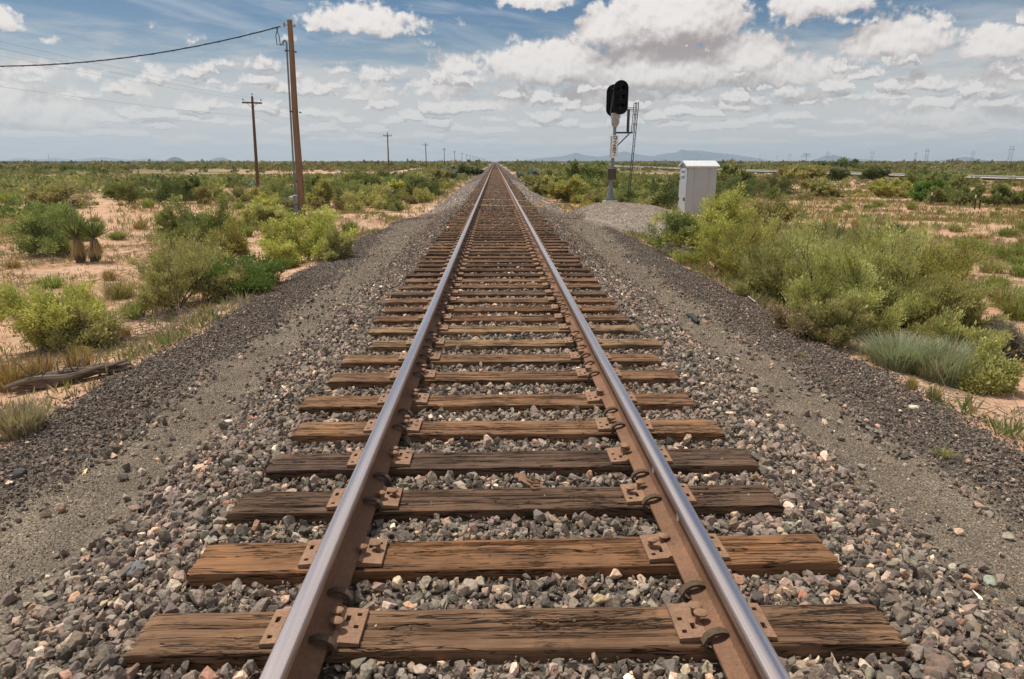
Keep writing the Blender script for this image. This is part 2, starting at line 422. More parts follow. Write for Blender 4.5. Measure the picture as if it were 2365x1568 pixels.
# high thin streaks
cc = g.n('ShaderNodeCombineXYZ'); g.lk(g.math('MULTIPLY', az, 3.2), cc.inputs[0])
g.lk(g.math('MULTIPLY', g.math('ADD', el, g.math('MULTIPLY', az, .13)), 20), cc.inputs[1])
ci = g.ramp(g.noise(cc.outputs[0], 1.0, 5, .60, .5), [(.50, 0), (.78, .75)])
ci = g.math('MULTIPLY', ci, g.maprange(el, .275, .19))
base = g.mix(ci, base, kc((.56, .58, .60)))
vl = g.noise(g.vm('MULTIPLY', P, (5, 26, 0)), 1.3, 5, .62)
base = g.mix(g.math('MULTIPLY', g.maprange(g.math('ADD', vl, g.math('MULTIPLY', low, .22)), .46, .70), g.maprange(el, .20, .11, 0, .85)), base, kc((.50, .495, .485)))
shade = g.mix(low, kc((.30, .245, .24)), kc((.36, .35, .345)))
bright = g.mix(low, kc((.72, .68, .65)), kc((.63, .605, .575)))
def rows(off):
    # a deck of small flat-bottomed cumulus, packed closer towards the horizon
    e2 = g.math('ADD', el, off[1]); a2 = g.math('ADD', az, off[0])
    y = g.math('MULTIPLY', g.math('LOGARITHM', g.math('ADD', g.math('MAXIMUM', e2, -.01), .028), math.e), 3.5)
    cv = g.n('ShaderNodeCombineXYZ'); g.lk(g.math('MULTIPLY', a2, 23), cv.inputs[0]); g.lk(y, cv.inputs[1])
    q = g.vm('ADD', cv.outputs[0], g.vm('SCALE', g.vm('SUBTRACT', g.noise(cv.outputs[0], 1.7, 5, .62, color=True), (.5, .5, .5)), .75))
    vn = g.n('ShaderNodeTexVoronoi', feature='F1'); vn.voronoi_dimensions = '2D'; g.lk(q, vn.inputs['Vector']); vn.inputs['Scale'].default_value = 1.15; vn.inputs['Randomness'].default_value = 1
    rel_ = g.vm('SUBTRACT', q, vn.outputs['Position'])
    rel_ = g.vm('MULTIPLY', rel_, (.80, 1.9, 0)); rel_ = g.vm('ADD', rel_, (0, .12, 0))
    fl = g.vm('MAXIMUM', rel_, g.vm('MULTIPLY', rel_, (-1, -2.4, 0)))
    sr = g.n('ShaderNodeSeparateXYZ'); g.lk(vn.outputs['Color'], sr.inputs[0])
    cover = g.math('MULTIPLY_ADD', az, g.maprange(el, .05, .14, 0, .28), g.maprange(el, .185, .065, -.32, .44))
    size = g.math('MULTIPLY_ADD', sr.outputs[0], .50, cover)
    d = g.math('SUBTRACT', g.vm('LENGTH', fl), size)
    n2 = g.noise(cv.outputs[0], 4.2, 7, .68, 0)
    return g.math('MULTIPLY', g.math('ADD', d, g.math('MULTIPLY', g.math('SUBTRACT', n2, .5), -1.0)), .021)
# sky in front of the camera: modelled cumulus bodies
w = g.vm('SCALE', g.vm('SUBTRACT', g.noise(P, 34, 4, .62, color=True), (.5, .5, .5)), .030)
Pw = g.vm('ADD', P, w)
def body(vec):
    gn = g.n('ShaderNodeGroup'); gn.node_tree = tb; g.lk(vec, gn.inputs[0]); return gn.outputs[0]
def detail(vec):
    n1 = g.noise(vec, 70, 6, .58)
    v1 = g.voro(g.vm('ADD', vec, g.vm('SCALE', w, .5)), 80)
    return g.math('ADD', g.math('MULTIPLY', g.math('SUBTRACT', n1, .5), -.032), g.math('MULTIPLY', g.math('SUBTRACT', v1, .38), .006))
OFF = (-.0025, .0065, 0)
B0 = body(Pw); B1 = body(g.vm('ADD', Pw, (-.010, .032, 0)))
T0 = detail(P); T1 = detail(g.vm('ADD', P, OFF)); R0 = rows((0, 0)); R1 = rows(OFF)
C0 = g.math('ADD', B0, T0); D0 = g.math('SMOOTH_MIN', C0, R0, .004)
dens = g.maprange(D0, .0030, -.0062)
isrow = g.maprange(g.math('SUBTRACT', C0, R0), -.003, .003)
r1 = g.math('MULTIPLY', g.math('SUBTRACT', T1, T0), 34)
r2 = g.math('MULTIPLY', g.math('SUBTRACT', R1, R0), 85)
rel = g.math('ADD', g.math('MULTIPLY', r1, g.math('SUBTRACT', 1, isrow)), g.math('MULTIPLY', r2, isrow))
bdy = g.math('MULTIPLY', g.math('SUBTRACT', B1, B0), 21)
bdy = g.math('MULTIPLY', bdy, g.math('SUBTRACT', 1, isrow))
lit = g.maprange(g.math('ADD', g.math('ADD', rel, bdy), g.math('ADD', .46, g.math('MULTIPLY', isrow, .08))), -.18, 1.15)
cl = g.mix(lit, shade, bright)
col = g.mix(g.math('MULTIPLY', dens, g.maprange(el, -.005, .075, .3, 1)), base, cl)
bg = g.n('ShaderNodeBackground'); g.lk(col, bg.inputs[0]); bg.inputs[1].default_value = STR
# rest of the sky: the same air with scattered cloud
ns = g.noise(V, 3.2, 4, .6)
col2 = g.mix(g.math('MULTIPLY', g.maprange(ns, .40, .57), .92), base, kc((.72, .69, .66)))
bg2 = g.n('ShaderNodeBackground'); g.lk(col2, bg2.inputs[0]); bg2.inputs[1].default_value = STR
front = g.math('MULTIPLY', g.maprange(g.math('ABSOLUTE', az), 1.0, .92), g.math('MULTIPLY', g.maprange(el, .40, .34), g.maprange(el, -.06, -.04)))
mx = g.n('ShaderNodeMixShader'); g.lk(front, mx.inputs[0]); g.lk(bg2.outputs[0], mx.inputs[1]); g.lk(bg.outputs[0], mx.inputs[2])
ow = g.n('ShaderNodeOutputWorld'); g.lk(mx.outputs[0], ow.inputs[0])
S.view_settings.view_transform = 'Standard'; S.view_settings.look = 'None'; S.view_settings.exposure = .30; S.view_settings.gamma = 1
S.cycles.max_bounces = 6; S.cycles.diffuse_bounces = 3; S.cycles.volume_bounces = 0; S.cycles.transparent_max_bounces = 4
# ------------------------------------------------------------------ air
m, q = mat_new('desert_haze')
pv = q.n('ShaderNodeVolumePrincipled'); pv.inputs['Color'].default_value = (.68, .84, 1.0, 1); pv.inputs['Density'].default_value = .00010
pv.inputs['Anisotropy'].default_value = .2; q.out(None, pv.outputs[0]); M['haze'] = m
hb = MB(); hb.box((0, 6400, 128), (24000, 13400, 262)); o = hb.obj('haze', 'haze'); tag(o, kind='stuff')
# ------------------------------------------------------------------ ground sheet
def axis(step, near, far, growth):
    a = [0.0]
    while a[-1] < far: a.append(a[-1]+(step if a[-1] < near else step+(a[-1]-near)*growth))
    return np.array(a)
xs = axis(.09, 7, 14000, .055); xs = np.concatenate([-xs[:0:-1], xs]); ys = axis(.09, 11, 13500, .03)-1.2
# finer rows between 11 and 35 m come out of the growth rate
Xg, Yg = np.meshgrid(xs, ys); Zg = H(Xg, Yg)
nx, ny = len(xs), len(ys)
idx = np.arange(nx*ny).reshape(ny, nx)
Fq = np.stack([idx[:-1, :-1], idx[:-1, 1:], idx[1:, 1:], idx[1:, :-1]], -1).reshape(-1, 4)
VV = np.stack([Xg, Yg, Zg], -1).reshape(-1, 3)
fc = VV[Fq].mean(1); fx, fy = fc[:, 0], fc[:, 1]
wob = .10*np.sin(fy*1.9+1)+.07*np.sin(fy*4.7)+.06*np.sin(fy*9.1+fx*3)
def zone(x, y, w=0):
    """0 sand, 1 ballast bed, 2 fine gravel path, 3 pale mound gravel"""
    ax = np.abs(x); z = np.zeros(np.shape(x), int)
    far = y > 31
    lim = np.where(far, 3.45, 4.05)+w
    z[ax < lim] = 1
    pin, pout = 2.2+w*.8, 3.05+w*.9
    pin = pin-0*y; pout = pout+.5*sstep(14, 24, y)
    z[(ax > pin) & (ax < pout) & (y < 26)] = 2
    r = np.sqrt(((x-5.3)/2.85)**2+((y-28.5)/6.7)**2)+w*.3
    z[(r < 1) & (x > 3.3+w)] = 3
    r = np.sqrt(((x+5.6)/2.35)**2+((y-25.5)/5.9)**2)+w*.3
    z[(r < 1) & (x < -3.75+w)] = 0
    return z
zn = zone(fx, fy, wob)
for k_, nm, mt in ((0, 'ground', 'desert_sand'), (1, 'track_bed', 'bed_gravel'), (2, 'gravel_path', 'path_gravel'), (3, 'gravel_mound', 'mound_gravel')):
    f = Fq[zn == k_]; used, inv = np.unique(f, return_inverse=True)
    o = link(nm, np_mesh(nm, VV[used], inv.reshape(f.shape), M[mt], smooth=True)); tag(o, kind='structure')

# ------------------------------------------------------------------ stones
def proto_stone(seed, npts, bev):
    r = np.random.default_rng(seed); bm = bmesh.new()
    p = r.normal(size=(npts, 3)); p /= np.linalg.norm(p, axis=1)[:, None]; p *= (1, .8, .66); p *= r.uniform(.8, 1.08, (npts, 1))
    for v in p: bm.verts.new(v)
    res = bmesh.ops.convex_hull(bm, input=bm.verts)
    bmesh.ops.delete(bm, geom=[e for e in res['geom_interior'] if isinstance(e, bmesh.types.BMVert)], context='VERTS')
    if bev:
        bmesh.ops.dissolve_limit(bm, angle_limit=rad(16), verts=bm.verts, edges=bm.edges)
        bmesh.ops.bevel(bm, geom=list(bm.edges), offset=.075, segments=2, profile=.6, affect='EDGES', clamp_overlap=True)
        bmesh.ops.triangulate(bm, faces=bm.faces)
        for v in bm.verts: v.co *= 1+.07*mnoise.noise(v.co*2.6+Vector((seed, 0, 0)))
    bmesh.ops.triangulate(bm, faces=bm.faces); bm.verts.index_update()
    V = np.array([v.co[:] for v in bm.verts]); F = np.array([[v.index for v in f.verts] for f in bm.faces]); bm.free(); return V, F
P_hi = [proto_stone(i, 15, True) for i in range(20)]
P_mid = [proto_stone(50+i, 13, False) for i in range(16)]
P_lo = [proto_stone(90+i, 7, False) for i in range(12)]
def rotmats(n, r, tilt=TAU):
    a, b, c = r.uniform(0, TAU, n), r.uniform(-tilt, tilt, n), r.uniform(-tilt, tilt, n)
    ca, sa, cb_, sb, cc_, sc = np.cos(a), np.sin(a), np.cos(b), np.sin(b), np.cos(c), np.sin(c)
    R = np.zeros((n, 3, 3))
    R[:, 0, 0] = ca*cb_; R[:, 0, 1] = ca*sb*sc-sa*cc_; R[:, 0, 2] = ca*sb*cc_+sa*sc
    R[:, 1, 0] = sa*cb_; R[:, 1, 1] = sa*sb*sc+ca*cc_; R[:, 1, 2] = sa*sb*cc_-ca*sc
    R[:, 2, 0] = -sb; R[:, 2, 1] = cb_*sc; R[:, 2, 2] = cb_*cc_
    return R
def stones(name, protos, pos, size, cols, r, tilt=TAU, stretch=(.72, 1.3), label=None, smooth=False):
    n = len(pos); Vs, Fs, Cs = [], [], []; off = 0; which = r.integers(0, len(protos), n)
    for k_, (pv_, pf) in enumerate(protos):
        i = np.nonzero(which == k_)[0]
        if not len(i): continue
        R = rotmats(len(i), r, tilt); sc = size[i][:, None]*r.uniform(*stretch, (len(i), 3))
        v = np.einsum('nij,nmj->nmi', R, pv_[None]*sc[:, None, :])+pos[i][:, None, :]
        m_ = len(pv_); f = pf[None]+(np.arange(len(i))*m_)[:, None, None]+off
        Vs.append(v.reshape(-1, 3)); Fs.append(f.reshape(-1, 3)); Cs.append(np.repeat(cols[i], len(pf), 0)); off += len(i)*m_
    me = np_mesh(name, np.concatenate(Vs), np.concatenate(Fs), M['stone'], np.concatenate(Cs), smooth=smooth)
    if smooth: me.set_sharp_from_angle(angle=rad(28))
    return tag(link(name, me), label, kind='stuff')
PAL = np.array([(.085, .083, .085), (.12, .115, .11), (.155, .15, .145), (.062, .060, .063), (.16, .14, .125), (.15, .125, .128), (.12, .13, .12),
                (.19, .175, .15), (.22, .165, .14), (.32, .24, .18), (.40, .33, .26), (.26, .14, .10), (.55, .48, .40), (.20, .21, .185), (.42, .26, .14)])
PW = np.array([14, 14, 10, 10, 14, 9, 4.5, 9, 7, 4.2, 2.3, 1.6, 1.2, 3.5, .9]); PW = PW/PW.sum()
def palette(n, r, dark=0.0):
    c = (PAL[r.choice(len(PAL), n, p=PW)]*np.array([[1.40, 1.165, .965]])+np.array([[.026, .019, .011]]))*r.uniform(.75, 1.3, (n, 1))*r.uniform(.94, 1.06, (n, 3))
    lum = c.mean(1, keepdims=True); c = c*.68+lum*np.array([[1.10, .99, .89]])*.32; c = c*np.exp(r.normal(-.10, .25, (n, 1)))
    if np.any(dark): c = c*(1-np.asarray(dark).reshape(-1, 1)*np.array([[.48, .50, .46]]))
    return c
def scatter(x0, x1, y0, y1, cell, r, jit=.95):
    gx = np.arange(x0, x1, cell); gy = np.arange(y0, y1, cell); X, Y = np.meshgrid(gx, gy)
    X = X.ravel()+r.uniform(-jit, jit, X.size)*cell; Y = Y.ravel()+r.uniform(-jit, jit, Y.size)*cell; return X, Y
def in_view(X, Y, pad=.5):
    return np.abs(X+.08) < (Y*.82+.9+pad)

# ties: rows measured on the photograph for the near ones
def tie_y(py):
    d = py-373.0; return FPX*1.684/(d*math.cos(PITCH)**2)-1.684*math.tan(PITCH)
TIEY = [tie_y(v)-.1145 for v in (1402, 1243, 1125, 1040, 970, 910, 856, 817, 783, 752)]
TIEY.insert(0, TIEY[0]-.53)
while len(TIEY) < 300: TIEY.append(TIEY[-1]+.515+random.uniform(-.025, .025))
TIEY = np.array(TIEY)
tr = np.random.default_rng(3)
TIEX = tr.normal(0, .035, len(TIEY)); TIEX[:6] = [.01, .0, .01, -.02, .02, .0]; TIER = tr.normal(0, .006, len(TIEY)); TIER[1:5] = [-.004, .010, .008, .006]
TIEL = 2.80+tr.normal(0, .03, len(TIEY)); TIEL[1:3] = (2.81, 2.81)
BAD = np.abs(tr.normal(0, 1, len(TIEY)))
def on_tie(X, Y, pad=.0):
    k_ = np.clip(np.searchsorted(TIEY, Y), 1, len(TIEY)-1)
    k_ = np.where(np.abs(Y-TIEY[k_-1]) < np.abs(Y-TIEY[k_]), k_-1, k_)
    return (np.abs(Y-TIEY[k_]-TIER[k_]*X) < .1145+pad) & (np.abs(X-TIEX[k_]) < TIEL[k_]/2+pad)
def ballast(name, protos, x1, y0, y1, cell, smin, smax, seed, lift, label=None, smooth=False, layers=2):
    r = np.random.default_rng(seed); P_, S_, C_ = [], [], []
    for L in range(layers):
        X, Y = scatter(-x1, x1, y0, y1, cell, r)
        w_ = .08*np.sin(Y*1.9+1)+.05*np.sin(Y*4.7)
        ax = np.abs(X); z = zone(X, Y, w_+r.normal(0, .16, len(X)))
        keep = in_view(X, Y) & ((z == 1) | ((z == 2) & (r.random(len(X)) < .035)) | ((z == 0) & (ax < 4.7) & (r.random(len(X)) < .05)))
        s = smin+(smax-smin)*r.beta(1.3, 3.2, len(X))
        t = on_tie(X, Y, .0) | (on_tie(X, Y, s*.55) )
        keep &= ~(t & ~((Y > 13) & (r.random(len(X)) < np.clip((Y-13)/40, 0, .35))))
        # nothing under the rails' plates, thinner under the rails
        outer = (ax > 3.0)&(Y<27)
        s = np.where(outer, s*.60, s)
        hgt = H(X, Y)
        onT = on_tie(X, Y)
        hgt = np.where(onT, 0.0, hgt)
        Zs = hgt+s*(.15+.35*L)+r.uniform(-.3, .5, len(X))*s*lift
        rail = (np.abs(ax-.7555) < .10); keep &= ~(rail & (Zs+s*.8 > .01) & (r.random(len(X)) < .93)); Zs = np.where(rail, Zs-.025, Zs)
        keep &= ~((np.abs(ax-.7555) < .22) & onT)
        X, Y, Zs, s, outer = X[keep], Y[keep], Zs[keep], s[keep], outer[keep]
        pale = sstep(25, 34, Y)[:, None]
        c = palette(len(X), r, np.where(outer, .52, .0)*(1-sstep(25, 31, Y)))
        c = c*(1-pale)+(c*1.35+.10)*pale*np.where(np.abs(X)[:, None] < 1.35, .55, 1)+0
        P_.append(np.stack([X, Y, Zs], -1)); S_.append(s); C_.append(c)
    return stones(name, protos, np.concatenate(P_), np.concatenate(S_), np.concatenate(C_), r, smooth=smooth, label=label)
ballast('ballast', P_hi, 4.4, .9, 4.6, .042, .014, .056, 11, .7, smooth=False)
ballast('ballast', P_mid, 5.0, 4.6, 12.0, .047, .017, .052, 12, .7)
ballast('ballast', P_lo, 4.9, 12.0, 34.0, .062, .022, .046, 13, .6)
ballast('ballast', P_lo, 4.4, 34.0, 70.0, .12, .035, .07, 14, .5, layers=1)
# fine chips of the two paths and of the mound
def chips(name, protos, y0, y1, cell, smin, smax, seed, zk, mult, add, prob=1.0, xl=(-5, 8.6), lift=0):
    r = np.random.default_rng(seed); X, Y = scatter(xl[0], xl[1], y0, y1, cell, r)
    z = zone(X, Y, .10*np.sin(Y*1.9+1)+.07*np.sin(Y*4.7)+r.normal(0, .13, len(X)))
    keep = in_view(X, Y) & (z == zk) & (r.random(len(X)) < prob)
    if zk != 0: pass
    X, Y = X[keep], Y[keep]; s = r.uniform(smin, smax, len(X)); Z = H(X, Y)+s*(.15+lift)
    c = palette(len(X), r)*mult+np.array(add)
    return stones(name, protos, np.stack([X, Y, Z], -1), s, c, r)
def fines(y0, y1, cell, smin, smax, seed):
    r = np.random.default_rng(seed); X, Y = scatter(-4.6, 4.6, y0, y1, cell, r); ax = np.abs(X)
    keep = in_view(X, Y) & (((ax < 2.3) & ~on_tie(X, Y, .01)) | ((ax > 2.9)))&(zone(X, Y, r.normal(0, .15, len(X))) == 1)
    X, Y = X[keep], Y[keep]; s = r.uniform(smin, smax, len(X)); out = np.abs(X) > 2.9
    Z = H(X, Y)+s*.3+np.where(out, r.uniform(0, .02, len(X)), r.uniform(0, .028, len(X)))
    c = palette(len(X), r)*np.where(out, .62, .85)[:, None]+np.array((.03, .022, .014)); return stones('stone_fines', P_lo, np.stack([X, Y, Z], -1), s, c, r)
fines(.9, 6, .028, .006, .013, 31); fines(6, 13, .045, .009, .017, 32)
chips('path_chippings', P_lo, 1.2, 7.5, .0155, .004, .0095, 21, 2, .80, (.048, .036, .022))
chips('path_chippings', P_lo, 7.5, 16, .028, .007, .014, 22, 2, .85, (.045, .035, .022))
chips('path_chippings', P_lo, 16, 30, .06, .012, .022, 23, 2, .9, (.045, .035, .022))
chips('mound_pebbles', P_lo, 20, 37, .055, .014, .03, 24, 3, 1.0, (.15, .13, .105), xl=(2.5, 9))
chips('mound_pebbles', P_lo, 19, 33, .16, .014, .03, 25, 0, 1.0, (.10, .07, .05), xl=(-8.6, -3.5), prob=.5)

def tie_pebbles():
    r = np.random.default_rng(41); X = r.uniform(-1.35, 1.35, 900); k_ = r.integers(0, 34, 900); Y = TIEY[k_]+r.normal(0, .045, 900)
    keep = on_tie(X, Y, -.012) & (np.abs(np.abs(X)-XR_) > .2) & (r.random(900) < np.clip(.22+k_*.02, 0, 1)); X, Y = X[keep], Y[keep]; s = r.uniform(.0035, .010, len(X))*r.choice([1, 1, 1.6], len(X))
    stones('tie_pebbles', P_lo, np.stack([X, Y, s*.3-.001], -1), s, palette(len(X), r)*1.1, r)
XR_ = .7555
tie_pebbles()
# ------------------------------------------------------------------ rails
RZ = .0   # tie tops
def rail_profile():
    h = [(0, 0), (.076, 0), (.076, .012), (.045, .020), (.016, .033), (.0088, .055), (.0088, .125), (.014, .138), (.034, .1465), (.0373, .151), (.0373, .168), (.0355, .1755), (.030, .1822), (.018, .1855), (0, .1865)]
    return h[1:]+[(-x, z) for x, z in h[:0:-1] if x > 0][::1]
pr = rail_profile()
right = [(.076, 0), (.076, .012), (.045, .020), (.016, .033), (.0088, .055), (.0088, .125), (.014, .138), (.034, .1465), (.0373, .151), (.0373, .168), (.0355, .1755), (.030, .1822), (.018, .1855)]
full = right+[(0, .1865)]+[(-x, z) for x, z in reversed(right)]
ysr = [-1.0, 6, 20, 60, 200, 700, 1600]
def make_rail(xc, gauge_sign, label):
    v, f, mi = [], [], []; n = len(full)
    for y in ysr:
        for (x, z) in full: v.append((x, y, z))
    for i in range(len(ysr)-1):
        for k_ in range(n):
            j = (k_+1) % n; f.append((i*n+k_, i*n+j, (i+1)*n+j, (i+1)*n+k_))
            zz = (full[k_][1]+full[j][1])/2; xx = (full[k_][0]+full[j][0])/2
            mi.append(1 if zz > .170 or (zz > .158 and xx*gauge_sign > .03) else 0)
    f.append(tuple(range(n))); f.append(tuple(range((len(ysr)-1)*n, len(ysr)*n))); mi += [0, 0]
    me = bpy.data.meshes.new('rail'); me.from_pydata(v, [], f); me.materials.append(M['rust']); me.materials.append(M['polished_steel'])
    me.polygons.foreach_set('material_index', mi); bm = bmesh.new(); bm.from_mesh(me); bmesh.ops.recalc_face_normals(bm, faces=bm.faces); bm.to_mesh(me); bm.free()
    me.polygons.foreach_set('use_smooth', np.ones(len(me.polygons), bool)); me.set_sharp_from_angle(angle=rad(32)); me.update()
    o = link('rail', me, loc=(xc, 0, RZ+.021)); return tag(o, label, 'rail', 'rails of the track')
XR = .7555
railL = make_rail(-XR, 1, 'steel rail on the left of the track, polished top and shaded brown inner side')
railR = make_rail(XR, -1, 'steel rail on the right, with two pale oval paint spots on its web')
for y_ in (2.80, 3.30):
    d = MB(); d.add([(-.0098, math.cos(a)*.022, math.sin(a)*.017) for a in np.linspace(0, TAU, 16, endpoint=False)]+[(-.0080, math.cos(a)*.022, math.sin(a)*.017) for a in np.linspace(0, TAU, 16, endpoint=False)],
          [tuple(range(16)), tuple(range(31, 15, -1))]+[(i, (i+1) % 16, 16+(i+1) % 16, 16+i) for i in range(16)])
    d.obj('paint_spot', 'white_paint', railR, loc=(0, y_, .088))
# anchor clip: a flat spring bar curled round the foot of the rail
def anchor_mesh():
    m_ = MB(); pts = [(.020, .041), (.045, .050), (.072, .046), (.096, .028), (.108, .002), (.100, -.026), (.080, -.040), (.050, -.034), (.030, -.014), (-.05, -.012), (-.088, -.012), (-.088, .012), (-.074, .018)]
    w_ = .016; t = .0065; vs = []
    for i, (x, z) in enumerate(pts):
        a = pts[max(i-1, 0)]; b_ = pts[min(i+1, len(pts)-1)]; tx, tz = b_[0]-a[0], b_[1]-a[1]; L = math.hypot(tx, tz); nx_, nz_ = -tz/L*t, tx/L*t
        ww = w_*(.75 if i < 1 else 1)
        vs += [(x+nx_, -ww, z+nz_), (x+nx_, ww, z+nz_), (x-nx_, ww, z-nz_), (x-nx_, -ww, z-nz_)]
    fs = [(i*4+k_, i*4+(k_+1) % 4, i*4+4+(k_+1) % 4, i*4+4+k_) for i in range(len(pts)-1) for k_ in range(4)]+[(0, 3, 2, 1), tuple(range(len(pts)*4-4, len(pts)*4))]
    m_.add(vs, fs); return m_.mesh('rail_anchor', 'rust_dark', smooth=True)
am = anchor_mesh(); nA = 0
for i, ty in enumerate(TIEY):
    if ty < .6 or nA >= 48: continue
    if i % 2 == 1 or i in (8, 12): 
        for dy in (-.142, .142):
            nA += 1
            for rr, sg in ((railL, 1), (railR, -1)):
                a = link('rail_anchor', am, rr, loc=(0, ty+dy+tr.normal(0, .006), .006)); a.scale = (sg*.96, 1, .86); a.rotation_euler = (0, 0, tr.normal(0, .05))

# ------------------------------------------------------------------ ties, plates, spikes
def tie_mesh(seed):
    """worn timber: grid top and sides with real splits and ragged ends"""
    L, Wd, D = 2.72, .229, .178; nxx, nyy = 170, 47
    xs_ = np.linspace(-L/2, L/2, nxx); ring = []
    for y in np.linspace(-Wd/2, Wd/2, nyy): ring.append((y, 0.0))
    for z in np.linspace(-.02, -D, 6): ring.append((Wd/2+.001, z))
    ring.append((-Wd/2, -D))
    for z in np.linspace(-.14, -.02, 5): ring.append((-Wd/2-.001, z))
    ring = np.array(ring); n = len(ring); V = np.zeros((nxx, n, 3)); V[:, :, 0] = xs_[:, None]; V[:, :, 1] = ring[:, 0]; V[:, :, 2] = ring[:, 1]
    r = np.random.default_rng(seed); top = ring[:, 1] > -.001
    edge = (Wd/2-np.abs(V[:, :, 1])); V[:, :, 2] -= np.where(top[None], .007*np.exp(-np.maximum(edge, 0)/.006), 0)
    for _ in range(9+seed % 4):       # splits along the grain
        yc = r.uniform(-.09, .09); x0 = r.uniform(-L/2, L/2); ln = r.uniform(.25, 1.1); ph = r.uniform(0, 6); dp = r.uniform(.010, .026)
        path = yc+.010*np.sin(xs_*2.1+ph)+.004*np.sin(xs_*9+ph*2)
        am_ = np.clip(1-np.abs(xs_-x0)/ln, 0, 1)**.5
        V[:, :, 2] -= np.where(top[None], dp*am_[:, None]*np.exp(-((V[:, :, 1]-path[:, None])/.0046)**2), 0)
    for i in range(nxx):
        for k_ in range(n):
            v = Vector(V[i, k_]); q_ = mnoise.noise(Vector((v.x*3+seed*9, v.y*40, v.z*40))); q2 = mnoise.noise(Vector((v.x*1.3+seed*5, v.y*7, v.z*7)))
            V[i, k_, 2] += (.0022*q_+.0035*q2) if top[k_] else 0
            V[i, k_, 1] += 0 if top[k_] and abs(ring[k_][0]) < .1 else .004*q2+.002*q_
    endf = np.exp(-(L/2-np.abs(xs_))/.02)
    for k_ in range(n):
        j = .022*mnoise.noise(Vector((seed*3, ring[k_][0]*30, ring[k_][1]*30))); V[:, k_, 0] += endf*j*np.sign(xs_)
        if top[k_]: V[:, k_, 2] -= endf*.006
    V = V.reshape(-1, 3); F = []
    a = np.arange(nxx*n).reshape(nxx, n)
    for k_ in range(n):
        j = (k_+1) % n; F.append(np.stack([a[:-1, k_], a[1:, k_], a[1:, j], a[:-1, j]], -1))
    F = np.concatenate(F); c0, c1 = len(V), len(V)+1
    V = np.vstack([V, [(-L/2, 0, -D/2), (L/2, 0, -D/2)]])
    me = bpy.data.meshes.new('tie'); caps = [(int(a[0, k_]), int(a[0, (k_+1) % n]), c0) for k_ in range(n)]+[(int(a[-1, (k_+1) % n]), int(a[-1, k_]), c1) for k_ in range(n)]
    me.from_pydata(V.tolist(), [], F.tolist()+caps); me.materials.append(M['tie_wood'])
    bm = bmesh.new(); bm.from_mesh(me); bmesh.ops.recalc_face_normals(bm, faces=bm.faces); bm.to_mesh(me); bm.free()
    me.polygons.foreach_set('use_smooth', np.ones(len(me.polygons), bool)); me.set_sharp_from_angle(angle=rad(45)); me.update(); return me
tie_ms = [tie_mesh(s) for s in range(6)]
lb = MB(); lb.box((0, 0, -.09), (2.72, .229, .178), bev=.012); tie_low = lb.mesh('tie', 'tie_wood')
def plate_mesh():
    """rolled plate with open square spike holes and a shoulder along the rail foot"""
    xb = [-.178, -.160, -.142, -.122, -.104, .104, .122, .142, .160, .178]; yb = [-.098, -.070, -.052, -.018, .0, .018, .052, .070, .098]
    holes = {(1, 1), (1, 5), (7, 3), (7, 6), (3, 3), (5, 5)}
    T = .0, .017; m_ = MB()
    def solid(i, j): return 0 <= i < len(xb)-1 and 0 <= j < len(yb)-1 and (i, j) not in holes
    for i in range(len(xb)-1):
        for j in range(len(yb)-1):
            if not solid(i, j): continue
            x0, x1, y0, y1 = xb[i], xb[i+1], yb[j], yb[j+1]; tz = lambda x: .021-.006*max(0, (abs(x)-.104)/.074)
            m_.add([(x0, y0, tz(x0)), (x1, y0, tz(x1)), (x1, y1, tz(x1)), (x0, y1, tz(x0))], [(0, 1, 2, 3)])
            for di, dj, e in ((-1, 0, ((x0, y1), (x0, y0))), (1, 0, ((x1, y0), (x1, y1))), (0, -1, ((x0, y0), (x1, y0))), (0, 1, ((x1, y1), (x0, y1)))):
                if not solid(i+di, j+dj):
                    (ax_, ay_), (bx_, by_) = e; m_.add([(ax_, ay_, 0.001), (bx_, by_, 0.001), (bx_, by_, tz(bx_)), (ax_, ay_, tz(ax_))], [(0, 1, 2, 3)])
    me = m_.mesh('tie_plate', 'rust_plate', merge=True)
    for (x0, x1) in ((.079, .094), (-.094, -.079)): pass
    return me
plate_m = plate_mesh()
shoulder_m = []
for sg in (-1, 1):
    sh = MB(); sh.prism([(sg*.0775, .020), (sg*.0775, .031), (sg*.086, .031), (sg*.099, .020)], -.098, .098); shoulder_m.append(sh.mesh('shoulder', 'rust_plate'))
def spike_mesh():
    m_ = MB(); m_.box((0, 0, -.01), (.017, .017, .10)); n = 12; vs = []
    for (z, k_, o_) in ((.034, .45, 0), (.043, .95, 0), (.049, 1, 0), (.054, .72, 0), (.056, .2, 0)):
        for i in range(n): a = TAU*i/n; vs.append((-.010+math.cos(a)*.027*k_, math.sin(a)*.021*k_, z))
    fs = [(i*n+k_, i*n+(k_+1) % n, (i+1)*n+(k_+1) % n, (i+1)*n+k_) for i in range(4) for k_ in range(n)]+[tuple(range(n)), tuple(range(4*n, 5*n))]
    m_.add(vs, fs); return m_.mesh('spike', 'rust_plate', smooth=True)
spike_m = spike_mesh()
tones = {0: (.17, .10, .06), 1: (.145, .094, .060), 2: (.168, .097, .053), 3: (.098, .066, .046), 4: (.085, .060, .045), 5: (.17, .105, .062), 6: (.16, .098, .058), 7: (.155, .098, .06), 8: (.165, .105, .064), 9: (.21, .15, .09), 10: (.22, .155, .095), 11: (.15, .09, .055), 12: (.14, .085, .05), 13: (.16, .10, .06), 14: (.11, .08, .06)}
